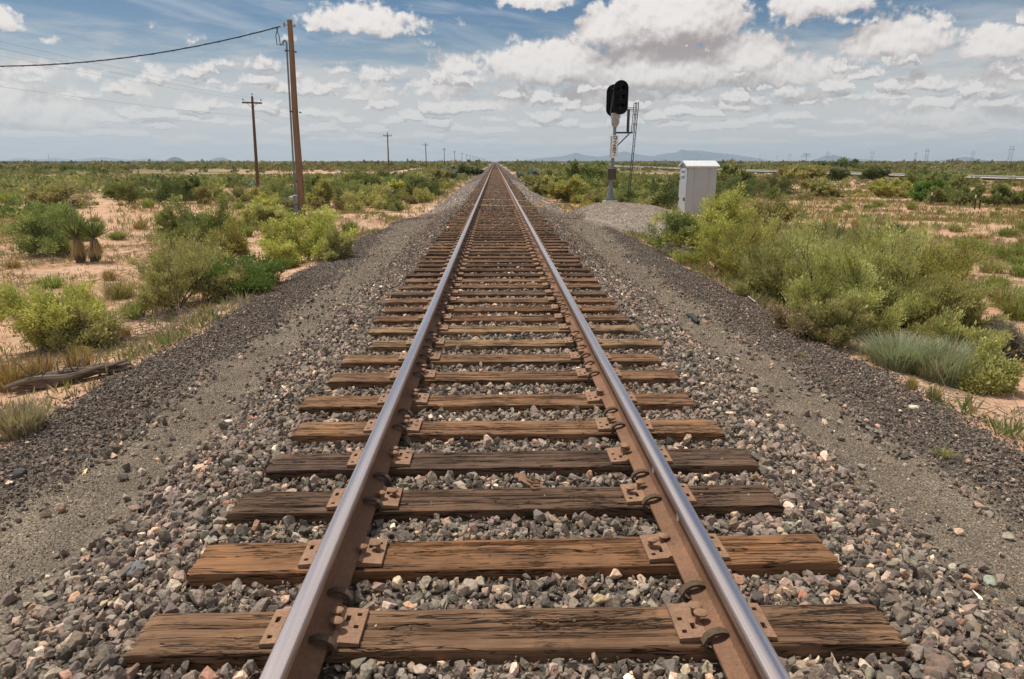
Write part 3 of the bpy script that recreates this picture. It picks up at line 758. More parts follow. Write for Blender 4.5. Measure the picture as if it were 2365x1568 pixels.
desc = {0: 'brown wooden tie whose near edge runs out of the bottom of the photo', 1: 'broad brown wooden tie, the nearest one seen whole, split along its length',
 2: 'orange-brown deeply cracked wooden tie, second whole one from the camera', 3: 'dark smooth wooden tie, third whole one from the camera, just behind the orange-brown one',
 4: 'dark grey-brown sawn wooden tie, fourth whole one, just beyond the rusty metal strap', 5: 'mid-brown wooden tie, fifth whole one, with curled clips on both sides',
 6: 'tan-brown wooden tie, sixth whole one from the camera', 9: 'pale weathered splintered tie, the nearer of two pale neighbours', 10: 'pale weathered splintered tie, the farther of two pale neighbours'}
ordn = ['zeroth', 'first', 'second', 'third', 'fourth', 'fifth', 'sixth', 'seventh', 'eighth', 'ninth', 'tenth', 'eleventh', 'twelfth', 'thirteenth', 'fourteenth', 'fifteenth', 'sixteenth', 'seventeenth', 'eighteenth', 'nineteenth', 'twentieth']
def ordw(i):
    if i <= 20: return ordn[i]
    t_ = {2: 'twenty', 3: 'thirty', 4: 'forty', 5: 'fifty', 6: 'sixty', 7: 'seventy', 8: 'eighty', 9: 'ninety'}.get(i//10)
    return (t_+'-'+ordn[i % 10]) if i % 10 else t_[:-1]+'ieth'
for i, ty in enumerate(TIEY):
    if i == 0 : tone = tones[0]
    tone = tones.get(i)
    if tone is None:
        b_ = tr.uniform(.08, .16); tone = (b_, b_*.63, b_*.40)
    c_name = 'dark' if tone[0] < .11 else 'brown' if tone[0] < .14 else 'light brown'
    # far ties sit lower in the stones
    z0 = 0 if i < 22 else -.004*tr.random()
    o = link('tie', tie_ms[(i*5+i//6) % 6] if i < 60 else tie_low, loc=(TIEX[i], ty, z0-.001), rot=(tr.normal(0, .004), tr.normal(0, .002), TIER[i]))
    if i % 2: o.rotation_euler.z += math.pi
    o.scale = (TIEL[i]/2.72, 1, 1); o.color = (tone[0]*1.3, tone[1]*1.18, tone[2]*1.08, 1)
    if i in desc: lab = desc[i]
    elif i < 100: lab = f'{c_name} wooden tie, {ordw(i)} whole one counted from the camera'
    else: lab = 'small brown wooden tie in the far stretch where ties blur together'
    tag(o, lab, 'railway tie', 'wooden ties under the rails')
    if i < 46:
        for sg in (-1, 1):
            p = link('tie_plate', plate_m, o); fl = -1 if i % 2 else 1
            p.matrix_local = Matrix.Diagonal((1/o.scale.x, 1, 1, 1)) @ Matrix.Translation(((sg*XR-TIEX[i])*fl, tr.normal(0, .003), .0015)) @ Matrix.Rotation(0 if sg*fl < 0 else math.pi, 4, 'Z') @ Matrix.Rotation(tr.normal(0, .008), 4, 'Z')
            if i < 30:
                [link('shoulder', q_, p) for q_ in shoulder_m]
                inner = 1     # plate's +x side faces the middle of the track after the turn above
                spots = [(.092, -.030, .008, 0), (.092, .018, .012, 0), (-.092, .009, .004, math.pi)]
                if i in (2, 3): spots = [(.094, -.030, .004, 0), (.150, .009, .0, 0), (-.092, .009, .004, math.pi)]
                if i % 3 == 0: spots.append((-.092, -.045, .02, math.pi))
                for (sx, sy, sz, ra) in spots:
                    s_ = link('spike', spike_m, p, loc=(sx, sy, sz+abs(tr.normal(0, .008))), rot=(tr.normal(0, .06), tr.normal(0, .06), ra+tr.normal(0, .15)))
mb = MB(); y = TIEY[-1]+.52
while y < 700:
    mb.box((tr.normal(0, .03), y, -.09), (2.72, .229, .18)); y += .52
o = mb.obj('distant_ties', 'crossarm_wood'); tag(o, 'rows of ties too far off to tell apart', kind='stuff')
# ------------------------------------------------------------------ small things on the track
def above(base, px, py):            # point straight over/near the base plane seen at this pixel
    d = ray(px, py); t = (base.y-CAM.y)/d.y; return CAM+d*t
c1 = at(1193, 1102, -.02); c2 = at(1238, 1134, -.015)
m_ = MB(); ax_ = (c2-c1).normalized(); sd_ = Vector((-ax_.y, ax_.x, 0)).normalized(); L = (c2-c1).length
pts = [c1+ax_*t*L for t in (0, .3, .55, .8)]
m_.tube([p+Vector((0, 0, .02)) for p in pts], [.020, .022, .020, .014], 4, flat=.25)
m_.tube([c2+Vector((math.cos(a)*.022, math.sin(a)*.018, .022)) for a in np.linspace(0.6, 5.6, 14)], .007, 6)
m_.tube([pts[2]+sd_*.0+Vector((0, 0, .03)), pts[3]+Vector((0, 0, .035)), c2+Vector((.02, .03, .03)), c2+Vector((.0, .06, .03))], .006, 6)
o = m_.obj('scrap_strap', 'rust', smooth=True); tag(o, 'rusty bent metal strap with a hooked end lying on the stones between two dark ties', 'metal scrap')
def cable(p0, pts, label):
    m_ = MB(); m_.tube([at(*p) + Vector((0, 0, dz)) for p, dz in pts], .017, 6)
    o = m_.obj('cable', 'cable_yellow', smooth=True); return tag(o, label, 'cable', 'yellow cables laid across the track')
def zrow(lst, z=-.01): return [((x, y, z), 0.012) for x, y in lst]
cable(0, zrow([(1110, 462), (1140, 461.5), (1190, 462.5), (1204, 464), (1225, 465), (1232, 462), (1252, 464), (1262, 468.5), (1272, 472)]), 'yellow cable under both rails, bending away over the stones at right, farther of two')
cable(0, zrow([(1092, 474), (1130, 475), (1160, 476), (1200, 476), (1212, 478), (1226, 478), (1236, 476.5), (1254, 478)]), 'yellow cable crossing under both rails, the nearer of two, ending at the right tie ends')
a_ = at(1588, 733); b_ = at(1612, 750); m_ = MB(); m_.tube([a_+Vector((0, 0, .04)), (a_+b_)/2+Vector((0, 0, .05)), b_+Vector((0, 0, .03))], .028, 10)
tag(m_.obj('hose_piece', 'hose_dark', smooth=True), 'short dark grey piece of hose lying on the stones right of the track', 'hose')
a_ = at(1668, 650); b_ = at(1745, 702); m_ = MB(); m_.tube([a_+Vector((0, 0, .05)), a_*.66+b_*.34+Vector((0, 0, .06)), a_*.3+b_*.7+Vector((0, 0, .05)), b_+Vector((0, 0, .03))], .013, 8)
tag(m_.obj('fallen_stick', 'pale_stick', smooth=True), 'long pale stick lying along the foot of the right hand bushes', 'stick')
# stones large enough to pick out
def boulder(px, py, r_, col, label, seed, z=None):
    p = at(px, py, z); b = bmesh.new(); q = np.random.default_rng(seed)
    for _ in range(26):
        v = q.normal(size=3); v /= np.linalg.norm(v); b.verts.new((v[0]*r_[0], v[1]*r_[1], v[2]*r_[2]))
    res = bmesh.ops.convex_hull(b, input=b.verts); bmesh.ops.triangulate(b, faces=b.faces)
    bmesh.ops.bevel(b, geom=list(b.edges), offset=min(r_)*.12, segments=2, affect='EDGES', clamp_overlap=True)
    me = bpy.data.meshes.new('stone'); b.to_mesh(me); b.free(); me.materials.append(M['stone'])
    a = me.attributes.new('col', 'FLOAT_COLOR', 'FACE'); a.data.foreach_set('color', np.tile(np.array([*col, 1.0], np.float32), len(me.polygons)))
    o = link('stone', me, loc=p+Vector((0, 0, r_[2]*.45)), rot=(0, 0, q.uniform(0, 3))); return tag(o, label, 'stone', 'single stones on the ballast')
boulder(315, 1322, (.075, .05, .034), (.125, .14, .15), 'largest smooth blue-grey stone left of the second whole tie', 5)
boulder(352, 1240, (.033, .022, .028), (.62, .54, .44), 'small cream stone up and right of the large blue-grey stone', 6)
boulder(1392, 1385, (.048, .026, .024), (.50, .38, .22), 'long yellow-cream stone between the two nearest ties', 7, -.02)
boulder(918, 1350, (.030, .024, .026), (.56, .45, .30), 'cream stone near the left rail between the two nearest ties', 8, -.02)
boulder(1740, 905, (.07, .045, .03), (.55, .48, .38), 'flat cream stone right of the track beside the fine gravel', 9)
boulder(1850, 1378, (.030, .026, .022), (.48, .22, .15), 'salmon pink stone to the right of the right rail', 10)
boulder(2285, 1345, (.045, .035, .022), (.30, .33, .26), 'pale greenish stone near the right edge of the photo', 12)
boulder(2110, 945, (.055, .04, .03), (.55, .48, .36), 'round cream stone below the pale grass clump on the right', 13)
boulder(48, 1100, (.055, .045, .04), (.06, .06, .065), 'black rough stone alone on fine gravel at the left edge', 14)
boulder(528, 978, (.04, .03, .025), (.60, .53, .45), 'pale stone at the left edge of the ballast', 15)
boulder(740, 790, (.055, .04, .03), (.50, .44, .37), 'pale stone left of the tie ends farther up', 16)

# ------------------------------------------------------------------ railway signal
B = at(1409, 464, -.06); sc = scale_at(B); zb = -.10
print('signal', B, sc)
sig = empty('railway_signal', (B.x, B.y, zb), 'three-lamp railway signal on a grey mast beside a ladder, number plate 9287', 'railway signal')
tiltv = Vector((.012, 0, 1))
def T(x, y, z): return (x+.030*z, y, z)
m_ = MB(); n = 24
m_.tube([(0, 0, -.10), (0, 0, .045), (0, 0, .05)], [.36, .36, .34], 28); m_.obj('foundation', 'concrete', sig, smooth=True)
m_ = MB(); m_.box((0, 0, .10), (.40, .40, .03)); m_.box((0, 0, .155), (.38, .38, .025))
for sx in (-1, 1):
    for sy in (-1, 1): m_.tube([(sx*.16, sy*.16, .04), (sx*.16, sy*.16, .20)], .014, 6)
for i in range(8):
    a = TAU*i/8+rad(22.5); x, y = math.cos(a), math.sin(a)
    m_.add([(x*.19-y*.008, y*.19+x*.008, .165), (x*.19+y*.008, y*.19-x*.008, .165), (x*.06+y*.008, y*.06-x*.008, .85), (x*.06-y*.008, y*.06+x*.008, .85)], [(0, 1, 2, 3)])
m_.tube([(0, 0, .165), (0, 0, .5), (0, 0, .92)], [.165, .11, .082], 16)
m_.obj('mast_base', 'galvanized', sig, smooth=True)
m_ = MB(); m_.tube([T(0, 0, .85), T(0, 0, 3.30)], .072, 16); m_.obj('mast', 'galvanized', sig, smooth=True)
m_ = MB(); m_.box(T(-.10, -.0, 1.24), (.19, .26, .50), bev=.015); m_.box(T(.10, -.0, 1.24), (.17, .24, .50), bev=.02)
m_.box(T(0, -.085, 1.24), (.10, .03, .44), mi=1)
for z in (.98, 1.47): m_.tube([T(-.17, -.15, z), T(.16, -.15, z)], .012, 6, mi=1)
m_.obj('junction_box', ['box_brown', 'galvanized'], sig)
m_ = MB(); m_.box(T(.02, -.12, 2.43), (.27, .012, .98), bev=.004); m_.box(T(-.13, -.05, 2.43), (.05, .14, .93), mi=1); m_.box(T(.163, -.09, 2.43), (.012, .07, .95), mi=1)
plate = m_.obj('number_plate', ['sign_white', 'pale_steel'], sig)
# digits drawn as strokes with real thickness
DG = {'9': [[(.5, .55), (.35, .42), (-.15, .42), (-.48, .62), (-.48, .82), (-.2, 1.0), (.2, 1.0), (.5, .82), (.5, .45), (.3, .12), (-.1, 0)]],
      '2': [[(-.45, .74), (-.3, .95), (.05, 1.0), (.4, .9), (.45, .68), (.2, .42), (-.25, .18), (-.48, 0), (.5, 0)]],
      '8': [[(0, .55), (-.38, .68), (-.38, .9), (0, 1), (.38, .9), (.38, .68), (0, .55), (-.48, .38), (-.48, .12), (0, 0), (.48, .12), (.48, .38), (0, .55)]],
      '7': [[(-.48, 1), (.48, 1), (.1, .45), (-.08, 0)]]}
for ch, zt in zip('9287', (2.885, 2.655, 2.425, 2.195)):
    m_ = MB()
    for st in DG[ch]:
        P3 = [T(.02+u*.135, -.131, zt-.185+w_*.18) for u, w_ in st]
        for a, b in zip(P3[:-1], P3[1:]):
            a, b = Vector(a), Vector(b); d_ = (b-a).normalized(); nrm = Vector((-d_.z, 0, d_.x))*.0135; a = a-d_*.006; b = b+d_*.006
            yy = Vector((0, .004, 0)); q = [a+nrm, b+nrm, b-nrm, a-nrm]; m_.add([v-yy for v in q]+[v+yy*.5 for v in q], [(0, 1, 2, 3), (7, 6, 5, 4), (0, 4, 5, 1), (1, 5, 6, 2), (2, 6, 7, 3), (3, 7, 4, 0)])
    m_.obj('digit', 'sign_black', plate)
m_ = MB(); m_.tube([T(0, 0, 3.28), T(0, 0, 3.34), T(0, 0, 3.40), T(0, 0, 3.62), T(0, 0, 3.70), T(0, 0, 3.86)], [.10, .13, .165, .18, .20, .20], 18)
m_.tube([T(-.19, 0, 3.72), T(.19, 0, 3.72)], .02, 8); m_.tube([T(.03, -.14, 3.44), T(.10, -.20, 3.52)], [.07, .09], 12)
for a in range(8): m_.box(T(math.cos(a*TAU/8)*.205, math.sin(a*TAU/8)*.205, 3.70), (.03, .03, .07))
m_.tube([T(-.06, -.16, 3.40), T(-.10, -.24, 3.55), T(-.06, -.23, 3.75), T(-.03, -.15, 3.95)], .018, 8)
m_.obj('terminal_housing', 'pale_steel', sig, smooth=True)
def stadium(w, h, n=14):
    r_ = w/2; c = h/2-r_; return [(math.cos(a)*r_, c+math.sin(a)*r_) for a in np.linspace(0, math.pi, n)]+[(math.cos(a)*r_, -c+math.sin(a)*r_) for a in np.linspace(math.pi, TAU, n)]
def head(name, cx, cy, cz, w, h, rot, front):
    e = bpy.data.objects.new(name, None)
    m_ = MB(); st = stadium(w, h)
    m_.prism([(x, z) for x, z in st], -.012, .012, axis=1)
    o_ = [(x*1.0, z) for x, z in st]; n = len(st)
    vs = [(x, -.012, z) for x, z in o_]+[(x*1.01, -.10, z*1.005) for x, z in o_]+[(x*.985, -.10, z*.993) for x, z in o_]+[(x*.98, -.012, z*.99) for x, z in o_]
    m_.add(vs, [(k_*n+i, k_*n+(i+1) % n, (k_+1)*n+(i+1) % n, (k_+1)*n+i) for k_ in range(3) for i in range(n)])
    m_.box((0, .16, 0), (w*.42, .30, h*.72), bev=.03)
    o = m_.obj(name, 'black_metal', sig); o.location = T(cx, cy, cz); o.rotation_euler = (0, 0, rot)
    for z in (-.36, 0, .36):
        m_ = MB(); nn = 16
        for k_ in range(nn-3):
            a0 = rad(-30)+TAU*(k_)/nn*(240/292); a1 = rad(-30)+TAU*(k_+1)/nn*(240/292); r0, r1 = .125, .118
            m_.add([(math.cos(a0)*r0, -.01, z+math.sin(a0)*r0), (math.cos(a1)*r0, -.01, z+math.sin(a1)*r0), (math.cos(a1)*r0, -.30*(1+.2*math.sin(a1)), z+math.sin(a1)*r0), (math.cos(a0)*r0, -.30*(1+.2*math.sin(a0)), z+math.sin(a0)*r0),
                    (math.cos(a0)*r1, -.01, z+math.sin(a0)*r1), (math.cos(a1)*r1, -.01, z+math.sin(a1)*r1), (math.cos(a1)*r1, -.30*(1+.2*math.sin(a1)), z+math.sin(a1)*r1), (math.cos(a0)*r1, -.30*(1+.2*math.sin(a0)), z+math.sin(a0)*r1)],
                   [(0, 1, 2, 3), (7, 6, 5, 4), (2, 1, 5, 6), (3, 2, 6, 7), (0, 3, 7, 4), (1, 0, 4, 5)])
        m_.obj('hood', 'black_metal', o)
        m_ = MB(); m_.tube([(0, -.012, z), (0, -.03, z), (0, -.05, z*1.0)], [.105, .095, .04], 18); m_.obj('lamp_lens', 'lens_glass', o, smooth=True)
    return o
head('signal_head', .12, -.20, 4.50, .66, 1.42, rad(10), True)
head('rear_signal_head', -.08, .32, 4.42, .64, 1.36, rad(172), False)
m_ = MB(); m_.box((0, 0, 0), (.045, .10, 1.20)); o = m_.obj('head_edge_strip', 'dark_metal', sig, loc=T(-.20, -.16, 4.42), rot=(0, rad(7), 0))  # separate strip that draws the grey left edge of the front shell
m_ = MB(); m_.box(T(.42, -.0, 3.03), (.80, .07, .05)); m_.box(T(.42, .30, 3.03), (.80, .05, .05)); m_.tube([T(.06, 0, 2.38), T(.66, 0, 2.98)], .028, 6); m_.box(T(.45, .15, 3.06), (.7, .36, .015))
m_.box(T(.60, -.02, 3.53), (.06, .05, 1.0)); m_.box(T(.60, .30, 3.53), (.05, .05, 1.0)); m_.tube([T(.35, -.02, 4.09), T(.84, -.02, 4.09)], .012, 6); m_.tube([T(.35, .28, 4.04), T(.84, .28, 4.04)], .012, 6)
m_.obj('platform', 'dark_metal', sig)
m_ = MB()
def LP(s_, z): return (.82+.058*z+.0*s_, s_*.19-.05, z)
for s_ in (-1, 1): m_.tube([LP(s_, .02), LP(s_, 4.30)], .019, 6)
z = .3
while z < 3.9: m_.tube([LP(-1, z), LP(1, z)], .011, 6); z += .305
for s_ in (-1, 1): m_.tube([(LP(s_, 3.05)[0]-.13, LP(s_, 0)[1], 3.05), (LP(s_, 4.3)[0]-.13, LP(s_, 0)[1], 4.30)], .016, 6)
for z in (3.4, 3.8, 4.28):
    for s_ in (-1, 1): a = LP(s_, z); m_.tube([a, (a[0]-.13, a[1], z)], .012, 6)
m_.obj('ladder', 'dark_metal', sig)

# ------------------------------------------------------------------ equipment cabinet
Nn = at(1583, 495); zc = hz(Nn.x, Nn.y)-.03; s54 = scale_at(Nn); print('cabinet', Nn, s54)
cb_ = empty('equipment_cabinet', (Nn.x, Nn.y, zc), 'tall grey metal trackside cabinet with pitched roof and riveted seams', 'cabinet', rz=rad(-1))
wx, dy, hh = 1.24, 1.35, 2.03; cb_.scale = (1.165,)*3
m_ = MB(); m_.box((wx/2, dy/2, hh/2), (wx, dy, hh), bev=.012); m_.box((wx/2, dy/2, .06), (wx+.03, dy+.03, .12)); body = m_.obj('body', 'cabinet_shaded', cb_)
for xq in (.30, .93):
    m_ = MB(); m_.box((xq, -.008, hh/2+.02), (.022, .016, hh-.16), mi=0); m_.tube([(xq, -.012, hh-.10), (xq, -.03, hh-.02)], .03, 8); m_.tube([(xq, -.01, hh-.22), (xq, -.03, hh-.20)], .02, 6); m_.obj('seam_strip', 'cabinet_paint', body)
m_ = MB(); rp = [(-.07, hh-.03), (-.07, hh+.03), (dy/2, hh+.25), (dy+.07, hh+.03), (dy+.07, hh-.03), (dy/2, hh+.19)]
m_.prism(rp, -.09, wx+.09, axis=0); m_.prism([(-.02, hh), (dy/2, hh+.2), (dy+.02, hh)], .01, wx-.01, axis=0, mi=1); m_.obj('roof', ['roof_paint', 'cabinet_paint'], cb_)
m_ = MB(); m_.box((-.018, dy/2, hh/2-.02), (.03, dy-.12, hh-.12), bev=.008)
door = m_.obj('door', 'cabinet_paint', cb_)
m_ = MB(); m_.box((-.045, dy/2, 1.64), (.05, .55, .07), bev=.01); m_.box((-.040, dy/2, 1.86), (.04, .6, .08), bev=.01); m_.obj('vent', 'cabinet_shaded', door)
m_ = MB(); m_.box((-.05, .20, .66), (.04, .06, .16), bev=.008); m_.tube([(-.06, .20, .70), (-.09, .20, .70), (-.09, .20, .60)], .012, 6); m_.obj('handle', 'dark_metal', door)
m_ = MB(); m_.box((-.042, dy-.18, 1.5), (.03, .04, .07)); m_.box((-.042, dy-.18, .62), (.03, .04, .14)); m_.obj('hinge', 'dark_metal', door)

# ------------------------------------------------------------------ leaning service pole with conduit and meter
Bp = at(697, 497); Bp.z = hz(Bp.x, Bp.y); tp = above(Bp, 668.5, 46); print('pole', Bp, tp, scale_at(Bp))
sp_ = empty('service_pole', Bp, 'thick leaning brown wooden pole with a steel conduit and meter box at its foot', 'utility pole', 'wooden poles left of the track')
tv = tp-Bp; Lp = tv.length
def along(px, py): 
    q = above(Bp, px, py); return q-Bp
m_ = MB(); m_.tube([Vector((0, 0, -.3))]+[tv*t+Vector((.015*math.sin(t*9), 0, 0)) for t in (0, .15, .3, .5, .7, .85, 1.0)], [.185, .18, .172, .162, .148, .135, .122, .116], 20)
pole = m_.obj('pole', 'pole_wood', sp_, smooth=True)
c0 = along(683, 452); c1_ = along(663, 98)
m_ = MB(); m_.tube([c0+Vector((0, -.10, 0)), c0*.5+c1_*.5+Vector((0, -.10, 0)), c1_+Vector((0, -.10, 0)), c1_+Vector((-.06, -.10, .07)), c1_+Vector((-.14, -.12, .02))], [.042, .042, .042, .05, .045], 10); m_.obj('conduit', 'conduit', sp_, smooth=True)
for (px, py) in ((662, 118), (673, 258), (687, 419)):
    q = along(px, py); m_ = MB(); m_.box(q+Vector((.17, -.08, 0)), (.34, .05, .035)); m_.box(q+Vector((.02, -.13, 0)), (.13, .04, .07)); m_.box(q+Vector((.42, 0, -.03)), (.09, .05, .06)); m_.obj('clamp', 'dark_metal', sp_)
q = along(684, 460); m_ = MB(); m_.box(q+Vector((.02, -.14, .0)), (.26, .16, .42), bev=.02); mbx = m_.obj('meter_box', 'galvanized', sp_)
m_ = MB(); m_.tube([q+Vector((-.10, -.20, .08)), q+Vector((-.22, -.26, .08)), q+Vector((-.25, -.28, .08))], [.09, .085, .04], 14); m_.obj('meter', 'pale_steel', mbx, smooth=True)
q = along(686, 481); m_ = MB(); m_.box(q+Vector((.02, -.13, 0)), (.2, .14, .38), bev=.015); m_.obj('switch_box', 'conduit', sp_)
q = along(656, 57); m_ = MB(); m_.tube([q, q+Vector((.22, 0, -.02))], .02, 6); m_.tube([q+Vector((0, 0, -.09)), q+Vector((0, 0, .09))], .055, 10); m_.box(along(675, 60)+Vector((.1, 0, 0)), (.10, .05, .12)); m_.obj('insulator', 'porcelain', sp_, smooth=True)
m_ = MB()
Ee = ray(-700, 60); Ee = CAM+Ee*((8.2-CAM.z)/Ee.z)
s0 = Bp+along(647, 61)
N_ = 50
def cat(a, b, sag, n=N_): return [a.lerp(b, t)-Vector((0, 0, sag*4*t*(1-t))) for t in np.linspace(0, 1, n)]
print('service end', Ee)
line = cat(s0, Ee, 1.8, 90)
m_.tube(line, .028, 6)
m_.tube([line[i]+Vector((.03*math.cos(i*1.9), 0, .03*math.sin(i*1.9))) for i in range(90)], .014, 5)
for dx, k_ in ((0, 1), (.10, .7)):
    m_.tube([s0+Vector((-.1-dx, 0, -.03)), Bp+along(637, 82)+Vector((dx*1.5, 0, 0)), Bp+along(640, 104)+Vector((dx*1.5, 0, .0)), Bp+along(651, 108)+Vector((dx, 0, .1*k_)), Bp+c1_+Vector((-.14, -.12, .02))], .018, 6)
o = m_.obj('service_cable', 'cable_black', smooth=True); tag(o, 'thick twisted black cable sagging from the top of the leaning pole to the left', 'cable')

# ------------------------------------------------------------------ line of power poles along the track
XL = at(596, 437).x; Y0 = at(596, 437).y; print('pole line', XL, Y0)
def power_pole():
    e = empty('power_pole', (0, 0, 0))
    m_ = MB(); m_.tube([(0, 0, -.3), (0, 0, 4), (0, 0, 7.95)], [.16, .14, .105], 12); m_.obj('pole', 'dark_pole_wood', e, smooth=True)
    m_ = MB(); m_.box((0, -.13, 7.40), (1.80, .10, .13)); m_.tube([(-.48, -.14, 7.36), (0, -.14, 6.95)], .02, 5); m_.tube([(.48, -.14, 7.36), (0, -.14, 6.95)], .02, 5); m_.obj('crossarm', 'crossarm_wood', e)
    for (x, z) in ((-.82, 7.47), (.82, 7.47), (0, 7.95)):
        m_ = MB(); m_.tube([(x, -.13 if x else 0, z), (x, -.13 if x else 0, z+.10), (x, -.13 if x else 0, z+.12), (x, -.13 if x else 0, z+.24), (x, -.13 if x else 0, z+.28)], [.015, .015, .06, .07, .03], 8); m_.obj('insulator', 'porcelain', e, smooth=True)
    return e
pp = power_pole(); note_kids(pp)
PY = [Y0+83.5*k_ for k_ in range(22)]
for i, y_ in enumerate(PY):
    o = pp if i == 0 else copy_tree(pp)
    o.location = (XL, y_, hz(XL, y_)); o.scale = (1, 1, 1.06); o.rotation_euler = (0, rad([1.6, .5, -.8, .3, -.6][i % 5]), rad([0, 2, -3, 1, 2][i % 5]))
    lab = 'dark wooden power pole with one crossarm standing in the scrub left of the leaning pole' if i == 0 else \
        f'wooden power pole with crossarm, {ordw(i)} beyond the leaning pole going towards the horizon' if i < 9 else 'tiny far power pole in the row running into the horizon'
    tag(o, lab, 'power pole', 'wooden poles left of the track')
allY = [Y0-83.5]+PY
for nm, dx, z_, dy_ in (('topmost', 0, 8.2, 0), ('left', -.82, 7.75, -.13), ('right', .82, 7.75, -.13), ('lowest', .05, 6.3, -.13)):
    m_ = MB()
    for a, b in zip(allY[:-1], allY[1:]):
        m_.tube(cat(Vector((XL+dx, a+dy_, z_*1.06-.9)), Vector((XL+dx, b+dy_, z_*1.06-.9)), 0.8, 14), .005, 3, cap=False)
    o = m_.obj('power_line', 'dark_metal'); tag(o, f'thin overhead wire strung along the row of power poles, the {nm} of four' if nm in ('topmost', 'lowest') else f'thin overhead wire on the {nm} end of the crossarms', 'overhead wire', 'wires of the power line')
# a crossarmed telephone pole beyond the road
def far_at(px, top, height, zb=-.9):
    d = ray(px, 373); Z = (height+zb-CAM.z)*FPX/(373-top)/math.cos(PITCH)**0; t = Z/(RCAM.transposed() @ d)[2]*-1; p = CAM+d*t; return Vector((p.x, p.y, zb))
q = far_at(1861, 355, 8)
e = empty('telephone_pole', q, 'far wooden pole with two stacked crossarms beyond the road', 'utility pole'); m_ = MB(); m_.tube([(0, 0, -.5), (0, 0, 8)], [.2, .16], 8); m_.obj('pole', 'dark_pole_wood', e)
m_ = MB(); m_.box((0, -.2, 7.7), (5, .14, .30)); m_.box((0, -.2, 6.3), (4.6, .14, .30)); m_.obj('crossarm', 'crossarm_wood', e)
# ------------------------------------------------------------------ transmission towers
def tower():
    e = empty('transmission_tower', (0, 0, 0)); m_ = MB()
    for sx in (-1, 1):
        for o_ in (-.5, .5): m_.tube([(sx*4.2+o_, o_, 0), (sx*2.9+o_*.5, o_*.5, 25)], .13, 4)
        z = 0
        while z < 24: 
            xa = sx*(4.2-1.3*z/25); xb = sx*(4.2-1.3*(z+2.4)/25); m_.tube([(xa-.5, -.4, z), (xb+.4, .4, z+2.4)], .07, 3); z += 2.4
    m_.tube([(-4, 0, 4), (3.3, 0, 17)], .13, 4); m_.tube([(4, 0, 4), (-3.3, 0, 17)], .13, 4); m_.obj('lattice_legs', 'tower_steel', e)
    m_ = MB(); m_.box((0, 0, 20.5), (13.5, .5, .45)); m_.box((0, 0, 24.2), (9.5, .4, .35))
    for x in (-6.4, 0, 6.4): m_.tube([(x, 0, 20.3), (x, 0, 18.4)], .13, 4)
    m_.obj('crossarm', 'tower_steel', e); return e
tw = tower(); note_kids(tw)
TW = [(2331, 339, 'tallest lattice pylon on the horizon, farthest right'), (2139, 344.5, 'second tallest lattice pylon, left of the tallest one'), (2244, 350, 'lattice pylon standing behind bushes between the two tallest pylons'),
      (2112, 351.6, 'slim pylon just left of the second tallest one'), (2013, 349.5, 'pylon above the tall yucca by the road'), (1910, 351, 'pylon standing in front of the small blue hill'), (1922, 357, 'small pylon against the small blue hill, right of a bigger one'),
      (1852, 357.5, 'small pylon directly left of the two-armed pole'), (1823, 354.6, 'pylon in the gap left of the two-armed pole'), (1794, 360, 'small pylon right of the blue range'),
      (1755, 361, 'tiny pylon at the right foot of the blue range'), (1733, 362, 'tiny pylon before the last slope of the blue range'), (1690, 363.5, 'tiny pylon before the blue range, above the cabinet roof'), (1640, 364.5, 'tiny pylon before the blue range, nearest the cabinet')]
for i, (px, top, lab) in enumerate(TW):
    o = tw if i == 0 else copy_tree(tw); o.location = far_at(px, top, 25); o.rotation_euler = (0, rad([2, -2, 1][i % 3]), rad(18+7*(i % 2))); tag(o, lab, 'pylon', 'transmission towers on the right horizon')
q = far_at(114, 355, 22, -.9); e = empty('radio_mast', q, 'thin grey radio mast alone on the left horizon', 'mast'); m_ = MB(); m_.tube([(0, 0, 0), (0, 0, 22)], [.45, .35], 4); m_.obj('mast', 'tower_steel', e)
# ------------------------------------------------------------------ fence posts
for i, (px, py, tpy, lab) in enumerate(((2150, 475, 444, 'thin dark steel fence post with pale tip in front of the bright green bush'), (2251, 484, 450, 'thin dark fence post with pale tip, right one of the two with white tips'), (2262, 483, 456, 'plain dark fence post stub close beside the right white-tipped post'))):
    p = at(px, py); t_ = above(p, px+(3 if i < 2 else 2), tpy)-p
    e = empty('fence_post', p, lab, 'fence post', 'fence posts right of the track'); m_ = MB(); w_ = .035
    m_.tube([(0, 0, -.2), t_*.8], .035, 4); m_.box(t_*.4+Vector((0, -.03, 0)), (.012, .05, t_.length*.7)); m_.obj('post', 'post_green', e)
    if i < 2: m_ = MB(); m_.tube([t_*.78, t_], .038, 4); m_.obj('painted_tip', 'sign_white', e)

# ------------------------------------------------------------------ road beyond the scrub
def strip(name, pts, o0, o1, mat, dz, label=None):
    P_ = []; N = []
    pts = [np.array(p, float) for p in pts]; dense = []
    for a, b in zip(pts[:-1], pts[1:]):
        k_ = max(2, int(np.linalg.norm(b-a)/6)); dense += [a+(b-a)*t for t in np.linspace(0, 1, k_, endpoint=False)]
    dense.append(pts[-1]); m_ = MB()
    for i, p in enumerate(dense):
        t = dense[min(i+1, len(dense)-1)]-dense[max(i-1, 0)]; t /= np.linalg.norm(t); nrm = np.array((t[1], -t[0])); P_.append((p+nrm*o0, p+nrm*o1))
    vs = []; 
    for a, b in P_: vs += [(a[0], a[1], -.62+dz), (b[0], b[1], -.62+dz)]
    m_.add(vs, [(2*i, 2*i+1, 2*i+3, 2*i+2) for i in range(len(P_)-1)]); return tag(m_.obj(name, mat), kind='structure')
RD = [(96, -60), (86, 0), (74, 98), (66, 168), (61, 300), (60, 1600)]
